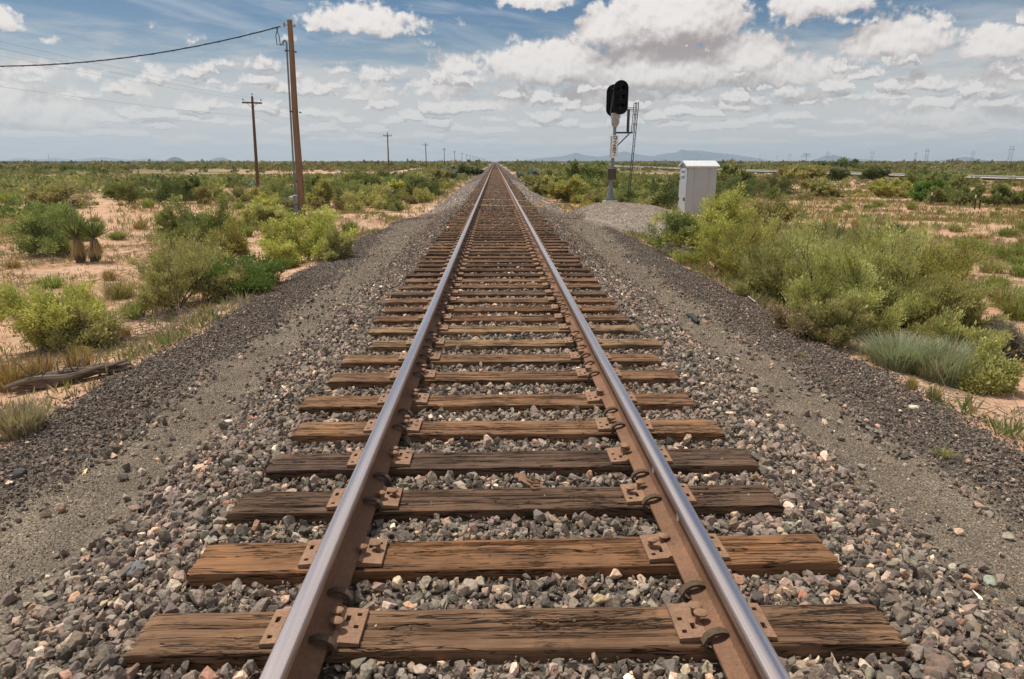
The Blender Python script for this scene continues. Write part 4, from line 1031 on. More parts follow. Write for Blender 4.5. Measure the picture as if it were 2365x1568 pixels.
strip('road', RD, -0.2, 9.5, 'asphalt', .05); strip('road_shoulder', RD, -4.2, -.2, 'road_shoulder', .03); strip('road_verge', RD, 9.5, 12, 'road_shoulder', .03)
strip('second_road', [(p[0]+42, p[1]) for p in RD], 0, 8, 'asphalt', .06); strip('second_road_shoulder', [(p[0]+42, p[1]) for p in RD], -2.5, 0, 'road_shoulder', .04)
def on_road(x, y): 
    c = np.interp(y, [p[1] for p in RD], [p[0] for p in RD]); return ((x > c-6) & (x < c+14)) | ((x > c+37) & (x < c+53))
def dirt(name, pts, w):
    m_ = MB(); vs = []
    for (x, y) in pts: 
        for o_ in (-w, w): vs.append((x+o_, y, hz(x+o_, y)+.06))
    m_.add(vs, [(2*i, 2*i+1, 2*i+3, 2*i+2) for i in range(len(pts)-1)]); tag(m_.obj(name, 'road_shoulder'), kind='structure')
simple('sand_track', (.50, .33, .22), .95, 0, .12, .8)
DP = [(-24+3*math.sin(y/60), y) for y in range(110, 520, 6)]
m_ = MB(); vs = []
for (x, y) in DP:
    for o_ in (-1.9, 1.9): vs.append((x+o_, y, hz(x+o_, y)+.07))
m_.add(vs, [(2*i, 2*i+1, 2*i+3, 2*i+2) for i in range(len(DP)-1)]); tag(m_.obj('dirt_road', 'sand_track'), kind='structure')

# ------------------------------------------------------------------ mountains
def range_(name, prof, Z, mat, depth, seed):
    xs_ = np.linspace(prof[0][0], prof[-1][0], max(24, int((prof[-1][0]-prof[0][0])/3))); top = np.interp(xs_, [p[0] for p in prof], [p[1] for p in prof])
    r = np.random.default_rng(seed); V = []; rows = 9; n = len(xs_)
    for j in range(rows):
        t = j/(rows-1)*2-1
        for i, (px, ty) in enumerate(zip(xs_, top)):
            d = ray(px, 373); s_ = (Z+t*depth)/(RCAM.transposed() @ d)[2]*-1; p = CAM+d*s_
            hgt = (373-ty)*Z/FPX*(1-abs(t)**1.3); hgt *= 1+.22*mnoise.noise(Vector((px*.05+seed, t*2.3, 0)))*abs(t)**.3*(1 if t else 0)+.18*mnoise.noise(Vector((px*.15, t*4, seed)))*abs(t)**.5
            if t == 0: hgt += .9*Z/FPX*mnoise.noise(Vector((px*.12, seed, 0)))*min(1, (373-ty)/5)
            V.append((p.x, p.y, CAM.z-4+max(0, hgt)+ (4 if hgt > 1 else 0)))
    F = [(j*n+i, j*n+i+1, (j+1)*n+i+1, (j+1)*n+i) for j in range(rows-1) for i in range(n-1)]
    me = np_mesh(name, V, F, M[mat], smooth=True); return tag(link(name, me), kind='structure')
range_('mountains', [(1190, 373), (1225, 368), (1260, 364), (1300, 361), (1330, 353), (1352, 359), (1385, 362), (1410, 358), (1440, 350), (1475, 357), (1502, 361), (1535, 355), (1558, 353), (1573, 345.5), (1590, 349), (1612, 348), (1650, 353), (1690, 357), (1720, 361), (1770, 369), (1800, 373)], 9500, 'mountain_rock_hazed', 900, 1)
range_('mountains', [(1862, 373), (1885, 367), (1905, 360), (1925, 359), (1945, 362), (1965, 366), (2000, 368), (2040, 371), (2055, 373)], 8500, 'mountain_rock_hazed', 700, 2)
range_('mountains', [(2150, 373), (2190, 368), (2225, 362), (2260, 367), (2300, 373)], 8500, 'mountain_rock_hazed', 700, 3)
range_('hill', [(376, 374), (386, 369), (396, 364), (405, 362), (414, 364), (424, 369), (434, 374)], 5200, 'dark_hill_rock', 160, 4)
range_('hill', [(476, 374), (490, 368), (502, 364), (516, 363.5), (528, 368), (538, 374)], 6800, 'mountain_rock_hazed', 200, 5)
range_('mountains', [(5, 372), (40, 365), (70, 367), (100, 368), (128, 364), (170, 369), (200, 366), (240, 363), (265, 366), (300, 369), (340, 366), (380, 371), (400, 373)], 11500, 'mountain_rock_hazed', 700, 6)
# ------------------------------------------------------------------ plants
LEAF = {'salt': ((.53, .50, .18), (.34, .33, .115)), 'meso': ((.31, .33, .14), (.175, .20, .08)), 'broom': ((.55, .53, .235), (.35, .34, .145)),
        'olive': ((.45, .42, .20), (.29, .27, .125)), 'bright': ((.20, .285, .085), (.12, .18, .055)), 'grey': ((.38, .35, .29), (.28, .25, .20)), 'brown': ((.36, .28, .17), (.25, .20, .12)), 'dark': ((.16, .19, .085), (.09, .125, .055)), 'blue': ((.37, .41, .33), (.26, .31, .25))}
def leaf_mesh(P_, D_, size, slim, cols, name, r, up=.35):
    """a small folded diamond leaf (or leaf cluster) at every point"""
    n = len(P_); D_ = D_/np.maximum(1e-6, np.linalg.norm(D_, axis=1))[:, None]
    q = r.normal(size=(n, 3)); q[:, 2] += 0; S_ = np.cross(D_, q); S_ /= np.maximum(1e-6, np.linalg.norm(S_, axis=1))[:, None]
    L = size[:, None]; Wd = L*slim
    a = P_; b = P_+D_*L*.5+S_*Wd*.5; c = P_+D_*L; d = P_+D_*L*.5-S_*Wd*.5
    V = np.stack([a, b, c, d], 1).reshape(-1, 3); F = np.arange(4*n).reshape(n, 4); return V, F
def shrub_protos(kind, seed, w, h, stems=9, dens=1.0, leaf=.022, spread=1.0, cname=None, bare=.0):
    """stems and leaf clusters of a bush w wide and h high"""
    r = np.random.default_rng(seed); st = MB(); tips = []; ctr = Vector((0, 0, 0))
    def grow(p, d, L, rad_, lev):
        pts = [p.copy()]; n = 4; dd = d.copy()
        for k_ in range(n):
            dd = (dd+Vector(r.normal(0, .16, 3))+Vector((0, 0, .05 if kind != 'broom' else .12))).normalized(); p = p+dd*L/n; pts.append(p.copy())
        st.tube(pts, list(np.linspace(rad_, rad_*.45, n+1)), 3 if lev else 5, cap=False)
        if lev >= 2: tips.append((pts, dd)); return
        nb = (4, 5)[lev] if kind != 'broom' else (6, 5)[lev]
        for k_ in range(nb):
            i = r.integers(1 if lev else 1, n+1); q = Vector(r.normal(0, 1, 3)); q = (q-q.dot(dd)*dd).normalized()
            fac = .75 if kind != 'broom' else .35
            grow(pts[i], (dd+q*fac*r.uniform(.5, 1.2)+Vector((0, 0, .1))).normalized(), L*r.uniform(.45, .72), rad_*.5, lev+1)
        tips.append((pts[2:], dd))
    for i in range(stems):
        a = TAU*i/stems+r.uniform(-.4, .4); el = r.uniform(.12, 1.5) if kind != 'broom' else r.uniform(.25, 1.5)
        d = Vector((math.cos(a)*math.cos(el), math.sin(a)*math.cos(el), math.sin(el)))
        rx = 1/math.sqrt((math.cos(el)/(w/2))**2+(math.sin(el)/h)**2)
        grow(Vector((r.normal(0, w*.04), r.normal(0, w*.04), -.05)), d, rx*.62*spread, .004+.006*h, 0)
    Pl, Dl, Cl, Sl = [], [], [], []
    c0, c1_ = [np.array(c) for c in LEAF[cname or kind]]
    for pts, dd in tips:
        if r.random() < bare: continue
        n = int(r.integers(60, 130)*dens); pts_ = np.array([p[:] for p in pts]); t = np.where(r.random(n) < .72, r.uniform(.5, 1.06, n), r.uniform(.1, .6, n))*(len(pts_)-1); i = np.clip(t.astype(int), 0, len(pts_)-2); fr = (t-i)[:, None]
        base = pts_[i]*(1-fr)+pts_[i+1]*fr
        sp_r = {'salt': .040, 'meso': .044, 'broom': .026, 'olive': .036, 'bright': .042, 'grey': .032, 'brown': .034, 'dark': .05, 'blue': .026}[kind]*(h**.5)
        o_ = r.normal(0, sp_r, (n, 3)); tuft = Vector(dd); D = o_*(6 if kind != 'broom' else 3)/sp_r*.05+np.array(dd[:])[None]*(.55 if kind != 'broom' else 1.6)+r.normal(0, .35, (n, 3))+np.array((0, 0, .2))
        mixv = np.clip(r.normal(.5, .35)+r.normal(0, .22, n), -.1, 1.15)[:, None]
        c = (c0*mixv+c1_*(1-mixv))*r.uniform(.85, 1.15, (n, 1))
        Pl.append(base+o_); Dl.append(D); Cl.append(c); Sl.append(np.exp(r.normal(0, .38, n))*leaf*r.uniform(.8, 1.2))
    P_ = np.concatenate(Pl); D_ = np.concatenate(Dl); C_ = np.concatenate(Cl); S_ = np.concatenate(Sl)
    k_ = P_[:, 2] > -.02; P_, D_, C_, S_ = P_[k_], D_[k_], C_[k_], S_[k_]
    # scale the finished bush to the wanted outline
    qx = np.percentile(np.abs(P_[:, :2]), 97); qz = np.percentile(P_[:, 2], 99.4); fx, fz = (w/2)/qx, h/qz
    V, F = leaf_mesh(P_*(fx, fx, fz), D_, S_, .5 if kind != 'broom' else .36, C_, 'crown', r)
    crown = np_mesh('crown', V, F, M['foliage'], C_)
    sv = np.array(st.v)*(fx, fx, fz); st.v = [tuple(v) for v in sv]; stem = st.mesh('stems', 'twig_wood' if kind in ('grey', 'brown') else 'shrub_stem')
    return crown, stem
def shrub(loc, proto, label, group, cat='shrub', rz=0, s=1, name='shrub', sz=None):
    e = empty(name, loc, label, cat, group, rz); e.scale = (s, s, sz if sz else s)
    link('crown', proto[0], e); link('stems', proto[1], e); return e
def base_at(px, py): 
    p = at(px, py); p.z = hz(p.x, p.y); return p
BUSH = 'bushes along the track'
def bush(kind, px, py, wpx, hpx, label, seed, dens=1.0, stems=9, leaf=None, cname=None, bare=.12, name='shrub'):
    p = base_at(px, py); s_ = scale_at(p); w, h = wpx/s_, hpx/s_/1.02
    p.y += w*.22; p.z = hz(p.x, p.y)
    pr_ = shrub_protos(kind, seed, w, h, stems, dens, leaf or max(.028, 3.6/s_), cname=cname, bare=bare)
    return shrub(p, pr_, label, BUSH, name=name, rz=random.uniform(0, 6))
bush('salt', 85, 815, 230, 150, 'bright yellow-green feathery bush at the left edge, nearest on that side', 1, 1.5, 10)
bush('meso', 185, 812, 120, 110, 'small fresh green bush leaning out from behind the nearest yellow-green bush', 2, 1.2, 8, cname='broom')
bush('broom', 400, 715, 210, 140, 'dull olive feathery bush with bare twigs, left half of the big clump beside the gravel', 3, 1.2, 9, cname='olive')
bush('bright', 540, 690, 190, 80, 'low vivid green bush spreading in front of the olive clump', 4, 1.8, 12)
bush('salt', 455, 665, 150, 130, 'yellowish upright bush behind the vivid green one', 5, 1.0, 8, cname='olive')
bush('meso', 478, 640, 90, 110, 'sparse bush of dark bare twigs sticking out of the olive clump', 6, .35, 6, bare=.6)
bush('salt', 690, 612, 195, 122, 'rounded yellow-green bush standing at the gravel edge below the leaning pole', 7, 2.0, 12)
bush('olive', 775, 600, 60, 60, 'little green-grey bush hugging the right side of the rounded yellow-green one', 8, 1.0, 7)
bush('meso', 452, 590, 170, 130, 'tall green mesquite bush in the middle of the sand, left of the leaning pole', 9, 1.5, 10)
bush('meso', 415, 560, 110, 80, 'low green lobe of bush left of the tall mesquite', 10, 1.4, 8)
bush('salt', 522, 600, 90, 80, 'small yellow-green bush between the mesquite and the rounded bush', 11, 1.2, 8)
bush('meso', 595, 528, 140, 48, 'low blue-green bush stretched out left of the leaning pole foot', 12, 1.4, 9, cname='broom')
bush('meso', 650, 515, 60, 28, 'low dark green bush touching the foot of the leaning pole', 13, 1.3, 8)
bush('meso', 95, 590, 195, 115, 'wide green creosote bush behind the two yuccas', 14, 1.3, 12)
bush('olive', 130, 480, 100, 52, 'dull yellow-olive bush on the sand behind the yuccas', 15, 1.1, 8)
bush('meso', 70, 500, 130, 34, 'low dark green mat of bush at the left behind the yuccas', 16, 1.2, 8)
bush('meso', 415, 465, 110, 50, 'dense blue-green bush at the far side of the open sand', 17, 1.4, 9)
bush('meso', 300, 460, 80, 34, 'small green bush left of the blue-green one across the sand', 18, 1.2, 8)
bush('salt', 745, 480, 80, 58, 'yellow-green bush right behind the leaning pole', 19, 1.4, 8)
bush('broom', 800, 470, 70, 62, 'grey-green upright bush right of the leaning pole', 20, 1.2, 8)
bush('meso', 850, 462, 110, 58, 'full green bush between the leaning pole and the ballast slope', 21, 1.6, 10)
bush('salt', 905, 462, 60, 38, 'light green bush at the foot of the ballast slope left of the track', 22, 1.3, 8)
bush('meso', 952, 455, 90, 42, 'dark green bush pressed against the ballast slope left of the track', 23, 1.5, 9)
bush('olive', 1005, 432, 70, 34, 'olive bush touching the ballast slope, farther up on the left', 24, 1.3, 8)
bush('broom', 1030, 418, 40, 26, 'silvery bush close to the ballast slope on the left', 25, 1.3, 8, cname='blue')
bush('meso', 720, 462, 60, 44, 'dark round bush seen between the leaning pole and the sand', 26, 1.4, 8)
# right side
bush('meso', 1570, 585, 130, 90, 'green mesquite bush with dark bare stems at the edge of the pale gravel mound', 31, 1.2, 9)
bush('salt', 1650, 590, 190, 140, 'large yellow-green bush in front of the cabinet', 32, 2.0, 12)
bush('salt', 1770, 575, 150, 110, 'yellow-olive bush right of the large one before the cabinet', 33, 1.6, 10, cname='olive')
bush('broom', 1735, 660, 190, 150, 'green feathery bush low at the gravel edge below the yellow-green one', 34, 1.5, 12, cname='salt')
bush('broom', 1850, 720, 230, 160, 'tan-stemmed feathery bush in the middle of the long row on the right', 35, 1.2, 12, cname='olive', bare=.15)
bush('broom', 1965, 775, 220, 225, 'tall grey-green feathery bush, highest of the long row on the right', 36, 1.3, 14)
bush('broom', 1935, 800, 150, 110, 'low leaning green spray of bush at the front of the long row', 37, 1.3, 9)
bush('broom', 2080, 770, 250, 230, 'broad grey-green feathery bush right of the tallest one', 38, 1.4, 14)
bush('broom', 2190, 800, 210, 150, 'fresh green feathery bush closing the long row on the right', 39, 1.5, 12)
bush('broom', 2040, 690, 220, 170, 'olive feathery bush behind the tall grey-green ones', 40, 1.3, 12, cname='olive')
bush('broom', 1880, 640, 180, 110, 'yellow-olive bush around the foot of the spiky yucca', 41, 1.2, 10, cname='olive')
bush('meso', 2285, 905, 100, 110, 'dark green small-leaved bush at the lower end of the right row', 42, 1.4, 9, cname='broom')
bush('grey', 2330, 830, 130, 80, 'brown-grey leafless bush at the right edge', 43, 1.0, 10, bare=.3)
bush('brown', 1720, 612, 110, 30, 'tangle of brown dead twigs under the yellow-green bushes', 44, .5, 10, bare=.3)
bush('grey', 1570, 600, 90, 30, 'grey dead undergrowth beneath the mesquite by the mound', 45, .5, 10, bare=.3)
bush('salt', 1320, 468, 90, 52, 'yellow-green bush directly left of the signal foot', 46, 1.5, 9)
bush('salt', 1275, 455, 70, 44, 'yellow-olive bush left of the bush at the signal foot', 47, 1.3, 8, cname='olive')
bush('salt', 1500, 466, 80, 42, 'yellow-green bush between the ladder and the cabinet', 48, 1.4, 9)
bush('meso', 1530, 462, 60, 46, 'green bush touching the left side of the cabinet', 49, 1.4, 9)
bush('meso', 1340, 435, 110, 54, 'full green mesquite left of the signal mast', 50, 1.6, 10)
bush('meso', 1390, 425, 90, 46, 'dark green mesquite directly behind the signal mast', 51, 1.5, 9)
bush('olive', 1240, 440, 50, 30, 'brownish olive bush by the right ballast slope', 52, 1.2, 8)
bush('broom', 1225, 418, 36, 24, 'silvery bush by the right ballast slope', 53, 1.4, 8, cname='blue')
bush('meso', 2155, 450, 150, 56, 'large open-branched mesquite near the road, the biggest bush at the right', 54, 1.2, 9)
bush('bright', 2160, 466, 70, 44, 'bright green bush behind the first white-tipped fence post', 55, 1.6, 9)
bush('meso', 1700, 430, 80, 44, 'dark green mesquite right of the cabinet roof', 56, 1.6, 9)
bush('meso', 1860, 424, 110, 38, 'blue-green open bush below the road', 57, 1.3, 9, cname='broom')
bush('dark', 1938, 418, 42, 22, 'compact round dark green bush on the near side of the road', 58, 1.6, 8)
bush('dark', 2022, 417, 50, 23, 'second compact dark green bush on the near side of the road', 59, 1.6, 8)
bush('dark', 1945, 391, 90, 17, 'wide dark bush on the far side of the road', 60, 1.6, 8)
bush('olive', 1780, 450, 90, 34, 'tan-olive bush on the far edge of the open sand, right', 61, 1.4, 8, cname='brown')
bush('bright', 1712, 452, 70, 34, 'fresh green bush on the far edge of the open sand, beside the cabinet', 62, 1.4, 8, cname='meso')
bush('olive', 1900, 455, 80, 34, 'olive-brown bush in the row below the road', 63, 1.4, 8)
bush('olive', 2060, 458, 100, 38, 'yellowish bush left of the first white-tipped fence post', 64, 1.4, 8, cname='salt')
bush('meso', 2230, 475, 120, 42, 'green twiggy bush between the two white-tipped fence posts', 65, 1.4, 8)
bush('meso', 2330, 478, 90, 46, 'green bush with bare stems right of the fence posts', 66, 1.4, 8)

simple('stalk_wood', (.36, .33, .20), .9, 0, .2, 9)
bush('dark', 1068, 407, 60, 22, 'dark green bush close to the left rail far up the track', 70, 1.6, 8)
bush('broom', 1700, 640, 170, 120, 'pale green feathery bush along the gravel edge, just below the yellow-green one', 71, 1.4, 12, cname='salt')
bush('broom', 1800, 700, 170, 130, 'sage-green feathery bush filling the row behind the pale fallen stick', 72, 1.4, 12)
bush('broom', 1990, 720, 200, 190, 'sage bush in the back of the long row between the two tallest ones', 73, 1.4, 12)
bush('broom', 2140, 740, 200, 190, 'yellow-sage feathery bush at the back right of the long row', 74, 1.4, 12, cname='salt')
bush('salt', 1840, 620, 150, 110, 'yellow-olive rounded bush behind the row, left of the yuccas', 75, 1.6, 10, cname='olive')
bush('broom', 2230, 850, 150, 110, 'fresh green spray of bush leaning over the blue-green grass', 76, 1.4, 10)
bush('brown', 1900, 790, 200, 60, 'brown bare undergrowth along the front foot of the long row', 77, .6, 12, bare=.3)
# ---------------- yuccas
def yucca(px, py, H_px, label, seed, stalk=0, lean=0, skirt=True, rosettes=1, stp=None):
    p = base_at(px, py); s_ = scale_at(p); h = H_px/s_; r = np.random.default_rng(seed)
    e = empty('yucca', p, label, 'yucca', 'yuccas'); th = h*.52 if skirt else .05
    m_ = MB(); m_.tube([(0, 0, -.05), (lean*.3, 0, th*.5), (lean, 0, th)], [.11, .10, .08], 9); m_.obj('trunk', 'dead_wood', e)
    top = np.array((lean, 0, th))
    if skirt:
        n = 620; a = r.uniform(0, TAU, n); z = th*r.uniform(.15, 1.0, n)**.7; P_ = np.stack([np.cos(a)*.08+lean*z/th, np.sin(a)*.08, z], 1)
        D_ = np.stack([np.cos(a)*.19, np.sin(a)*.19, -np.ones(n)*r.uniform(.7, 1.2, n)], 1)+r.normal(0, .08, (n, 3)); L = np.minimum(z*.7, .32)*r.uniform(.6, 1.15, n)+.04
        lo = (z < th*.55)[:, None]; C_ = np.where(lo, (.10, .075, .055), (.58, .44, .24))*r.uniform(.65, 1.3, (n, 1))
        V, F = leaf_mesh(P_, D_, L, .045, C_, '', r); link('dead_skirt', np_mesh('dead_skirt', V, F, M['foliage'], C_), e)
    n = 260; a = r.uniform(0, TAU, n); el = np.arcsin(r.uniform(.05, 1, n)); D_ = np.stack([np.cos(a)*np.cos(el)*.85, np.sin(a)*np.cos(el)*.85, np.sin(el)*1.2+.35], 1)
    L = (h-th)*r.uniform(.75, 1.1, n)*np.where(el < 0, .8, 1); C_ = np.where(r.random((n, 1)) < .1, (.34, .30, .14), (.17, .215, .085))*r.uniform(.7, 1.25, (n, 1))
    V, F = leaf_mesh(np.tile(top, (n, 1)), D_, L, .05, C_, '', r); link('leaves', np_mesh('leaves', V, F, M['foliage'], C_), e)
    if stalk:
        hs_ = stalk/s_; m_ = MB(); m_.tube([(lean, 0, th), (lean+.02, 0, th+hs_*.5), (lean-.02, 0, th+hs_)], [.012, .009, .004], 5)
        for k_ in range(34):
            t = .45+.53*k_/34; z = th+hs_*t; a = k_*2.4; L_ = .17*math.sin(math.pi*(t-.35)/.75)*h/1.2+.03; q = Vector((lean, 0, z)); m_.tube([q, q+Vector((math.cos(a)*L_*.8, math.sin(a)*L_*.8, L_*.25)), q+Vector((math.cos(a)*L_, math.sin(a)*L_, L_*.5))], [.004, .0035, .003], 3)
            m_.box(q+Vector((math.cos(a)*L_, math.sin(a)*L_, L_*.55)), (.014, .014, .02))
        m_.obj('flower_stalk', 'stalk_wood', e)
    return e
yucca(187, 606, 108, 'shaggy yucca with brown dead leaf skirt and tall flower stalk, left of a pair', 1, stalk=150, lean=-.02)
yucca(220, 604, 100, 'shaggy yucca with brown dead leaf skirt, the right one of the pair', 2, stalk=118, lean=.05)
yucca(1907, 612, 105, 'spiky green yucca rising out of the feathery bushes right of the track', 3, skirt=False)
yucca(1870, 628, 70, 'smaller pale yucca left of the spiky green one, half hidden in the bushes', 4, skirt=False)
yucca(2075, 548, 38, 'small spiky yucca alone on the open sand to the right', 5, skirt=False)
yucca(1520, 468, 40, 'small yucca with brown stump between the ladder and the cabinet', 6)
for i, (px, py, hp, st_) in enumerate(((1083, 384, 17, 4), (1037, 390, 15, 8), (1100, 388, 14, 0), (1120, 388, 12, 0), (1945, 402, 40, 20), (985, 392, 14, 0), (1205, 386, 14, 10), (1215, 384, 12, 14), (320, 400, 16, 16), (375, 398, 14, 18), (410, 405, 16, 20), (540, 398, 14, 14), (475, 396, 14, 12), (250, 396, 13, 12))):
    yucca(px, py, hp, ['far yucca with trunk standing against the sky left of the track', 'far yucca with thin stalk near the row of poles', 'far yucca in the scrub just left of the rails', 'far low yucca closest to the left rail', 'tall dark yucca beyond the road under a pylon', 'far yucca near the sandy road', 'far stalked yucca right of the rails, left one of two', 'far stalked yucca right of the rails, right one of two',
          'stalked yucca in the scrub left of the dark cone hill', 'stalked yucca under the dark cone hill', 'stalked yucca right under the dark cone hill', 'far yucca stalk right of the grey hill', 'far yucca between the two hills', 'far yucca in the scrub toward the left edge'][i], 20+i, stalk=st_)

# ---------------- grass clumps
def grass_mesh(seed, n, w, h, cols, thick=.006, droop=.3, dead=.12):
    r = np.random.default_rng(seed); a = r.uniform(0, TAU, n); q = np.sqrt(r.random(n))*w*.30; P0 = np.stack([np.cos(a)*q, np.sin(a)*q, np.zeros(n)-.02], 1)
    out = r.uniform(0, 1, n)[:, None]; d = np.stack([np.cos(a), np.sin(a), np.zeros(n)], 1)+r.normal(0, .3, (n, 3))*(1, 1, 0)
    hh_ = h*r.uniform(.55, 1.05, n)[:, None]; T1 = P0+d*out*w*.14+np.array((0, 0, 1))*hh_*.55; T2 = P0+d*out*w*(.30+droop*.3)+np.array((0, 0, 1))*hh_*(1-droop*out*.6)
    s_ = np.cross(d, (0, 0, 1)); s_ = s_/np.maximum(1e-6, np.linalg.norm(s_, axis=1))[:, None]*thick
    V = np.stack([P0-s_, P0+s_, T1+s_*.8, T1-s_*.8, T2+s_*.25, T2-s_*.25], 1).reshape(-1, 3); b = (np.arange(n)*6)[:, None]
    F = np.concatenate([b+np.array([[0, 1, 2, 3]]), b+np.array([[3, 2, 4, 5]])]); c = np.array(cols[0])*(u := r.random((n, 1)))+np.array(cols[1])*(1-u); c = np.where(r.random((n, 1)) < dead, (.38, .29, .15), c)*r.uniform(.8, 1.2, (n, 1))
    return np_mesh('grass_tuft', V, F, M['foliage'], np.concatenate([c, c]))
GC = {'green': ((.27, .31, .10), (.18, .23, .07)), 'tan': ((.42, .30, .15), (.30, .21, .10)), 'blue': ((.40, .43, .30), (.29, .33, .23)), 'olive': ((.33, .31, .14), (.23, .22, .10)), 'grey': ((.42, .36, .26), (.31, .26, .19))}
def clump(kind, px, py, wpx, hpx, label, seed, n=500, dead=.12):
    p = base_at(px, py); s_ = scale_at(p); w, h = wpx/s_, hpx/s_; p.y += w*.15; p.z = hz(p.x, p.y)
    o = link('grass_clump', grass_mesh(seed, n, w*1.2, h, GC[kind], thick=max(.0035, .55/s_), dead=dead), loc=p); return tag(o, label, 'grass clump', 'grass clumps')
CL_ = [('blue', 2085, 855, 150, 85, 'large pale blue-green clump of upright grass below the feathery bushes', 1500), ('blue', 2190, 885, 170, 105, 'blue-green grass clump at the lower right end of the row', 1500), ('tan', 2105, 905, 26, 45, 'small straw-coloured tuft standing on the dark stones at the right', 160),
       ('tan', 180, 860, 60, 70, 'straw-coloured tuft below the nearest yellow-green bush', 400), ('tan', 90, 880, 70, 70, 'straw tuft by the dead log at the left edge', 400), ('green', 305, 738, 60, 45, 'rounded green grass clump on the sand before the olive bush', 500),
       ('green', 215, 740, 60, 60, 'green grass clump behind the nearest yellow-green bush', 400), ('tan', 285, 785, 36, 40, 'straw tuft between two green clumps on the left', 220), ('tan', 250, 770, 40, 60, 'tall straw tuft right of the nearest yellow-green bush', 250),
       ('green', 472, 513, 36, 30, 'round green tuft alone on the pale sand, larger one', 300), ('green', 514, 474, 26, 20, 'small green tuft on the pale sand above the larger one', 220), ('green', 372, 516, 34, 32, 'green tuft right of the yuccas at the sand edge', 300), ('green', 347, 458, 26, 22, 'green tuft left of the blue-green bush', 220),
       ('green', 340, 480, 32, 24, 'green tuft on the sand between yucca stalk and bush', 220), ('green', 15, 470, 60, 34, 'green grass clump at the far left edge behind the bushes', 300), ('green', 808, 540, 42, 36, 'green grass clump beside the blue-green low bush', 300), ('tan', 250, 648, 30, 30, 'straw tuft on the bare sand, below the yuccas', 200), ('tan', 30, 620, 30, 28, 'straw tuft at the left edge of the bare sand', 180),
       ('tan', 378, 608, 22, 30, 'straw tuft right of the yucca skirts', 160), ('tan', 445, 612, 20, 26, 'thin straw tuft right of the first straw tuft by the yuccas', 140), ('green', 110, 665, 70, 34, 'low green clump in front of the left sand flat', 350), ('olive', 270, 690, 80, 50, 'brownish green clump of weeds in front of the sand flat', 450),
       ('olive', 175, 700, 80, 46, 'sparse olive weeds above the nearest bush', 380), ('grey', 20, 720, 80, 60, 'grey-brown weeds at the left edge', 400), ('tan', 20, 900, 90, 80, 'straw and grey grass at the left edge beside the log', 500), ('grey', 40, 1010, 110, 90, 'grey dead grass at the left edge below the log', 700), ('olive', 1850, 826, 24, 18, 'tiny yellow-green seedling on the stones right of the track', 60), ('olive', 2180, 1058, 46, 30, 'small pale yellow-green rosette of weed on the dark stones', 120), ('olive', 2160, 930, 40, 50, 'thin yellowish weed near the right edge stones', 150)]
for i, (k_, px, py, w_, h_, lab, n) in enumerate(CL_): clump(k_, px, py, w_, h_, lab, 300+i, n)
# individuals of the right-hand sand flat
rr = np.random.default_rng(77)
gp = [grass_mesh(400+i, 260, .7, .42, GC['green'], thick=.008, droop=.5) for i in range(3)]+[grass_mesh(410, 200, .5, .4, GC['tan'], thick=.008)]+[grass_mesh(411, 240, .7, .35, GC['olive'], thick=.008, droop=.5)]
placed = []
def free(x, y, d): return all((x-a)**2+(y-b)**2 > (d+c)**2*.25 for a, b, c in placed)
tuft_n = 0
for px, py, k_ in [(rr.uniform(1880, 2365), rr.uniform(455, 640), rr.integers(0, 5)) for _ in range(60)]+[(rr.uniform(2180, 2380), rr.uniform(560, 740), rr.integers(0, 5)) for _ in range(60)]+[(rr.uniform(0, 640), rr.uniform(430, 560), rr.integers(0, 5)) for _ in range(46)]:
    if px < 640 and abs((px-1143)/(py-373)) < 2.2: continue
    p = base_at(px, py); 
    if not free(p.x, p.y, .5): continue
    placed.append((p.x, p.y, .6)); s_ = rr.uniform(.6, 1.25); tuft_n += 1
    o = link('grass_tuft', gp[k_], loc=p, rot=(0, 0, rr.uniform(0, 6))); o.scale = (s_, s_, s_*rr.uniform(.8, 1.1))
    kn = ['green', 'green', 'green', 'straw-coloured', 'olive'][k_]; side = 'open sand right of the feathery bushes' if px > 1500 else 'open sand left of the leaning pole'
    tag(o, f'low {kn} grass tuft on the {side}', 'grass tuft', f'{kn} tufts on the {side}')

# ---------------- the middle distance: single shrubs
prot = []
specs = [('meso', 2.2, 1.35, 'meso'), ('meso', 1.9, 1.5, 'meso'), ('salt', 1.6, 1.0, 'salt'), ('olive', 1.5, .9, 'olive'), ('olive', 1.3, .8, 'brown'), ('meso', 2.6, 1.7, 'dark'), ('broom', 1.3, .9, 'blue'), ('meso', 1.8, 1.1, 'broom')]
for i, (k_, w, h, cn) in enumerate(specs): prot.append(shrub_protos(k_, 500+i, w, h, 8, .42, .062, cname=cn))
names_ = ['green', 'upright green', 'yellow-green', 'olive', 'brownish', 'dark green', 'silvery', 'grey-green']
def band(x, y):       # where the scrub thins out to sand
    s_ = np.sin(y*.055+1.2+.02*x)+.6*np.sin(x*.09+y*.02)+.5*np.sin(y*.13-x*.05+2)
    return s_
taken = [(o.location.x, o.location.y) for o in COL.objects if o.name.startswith('shrub')]
cnt = 0
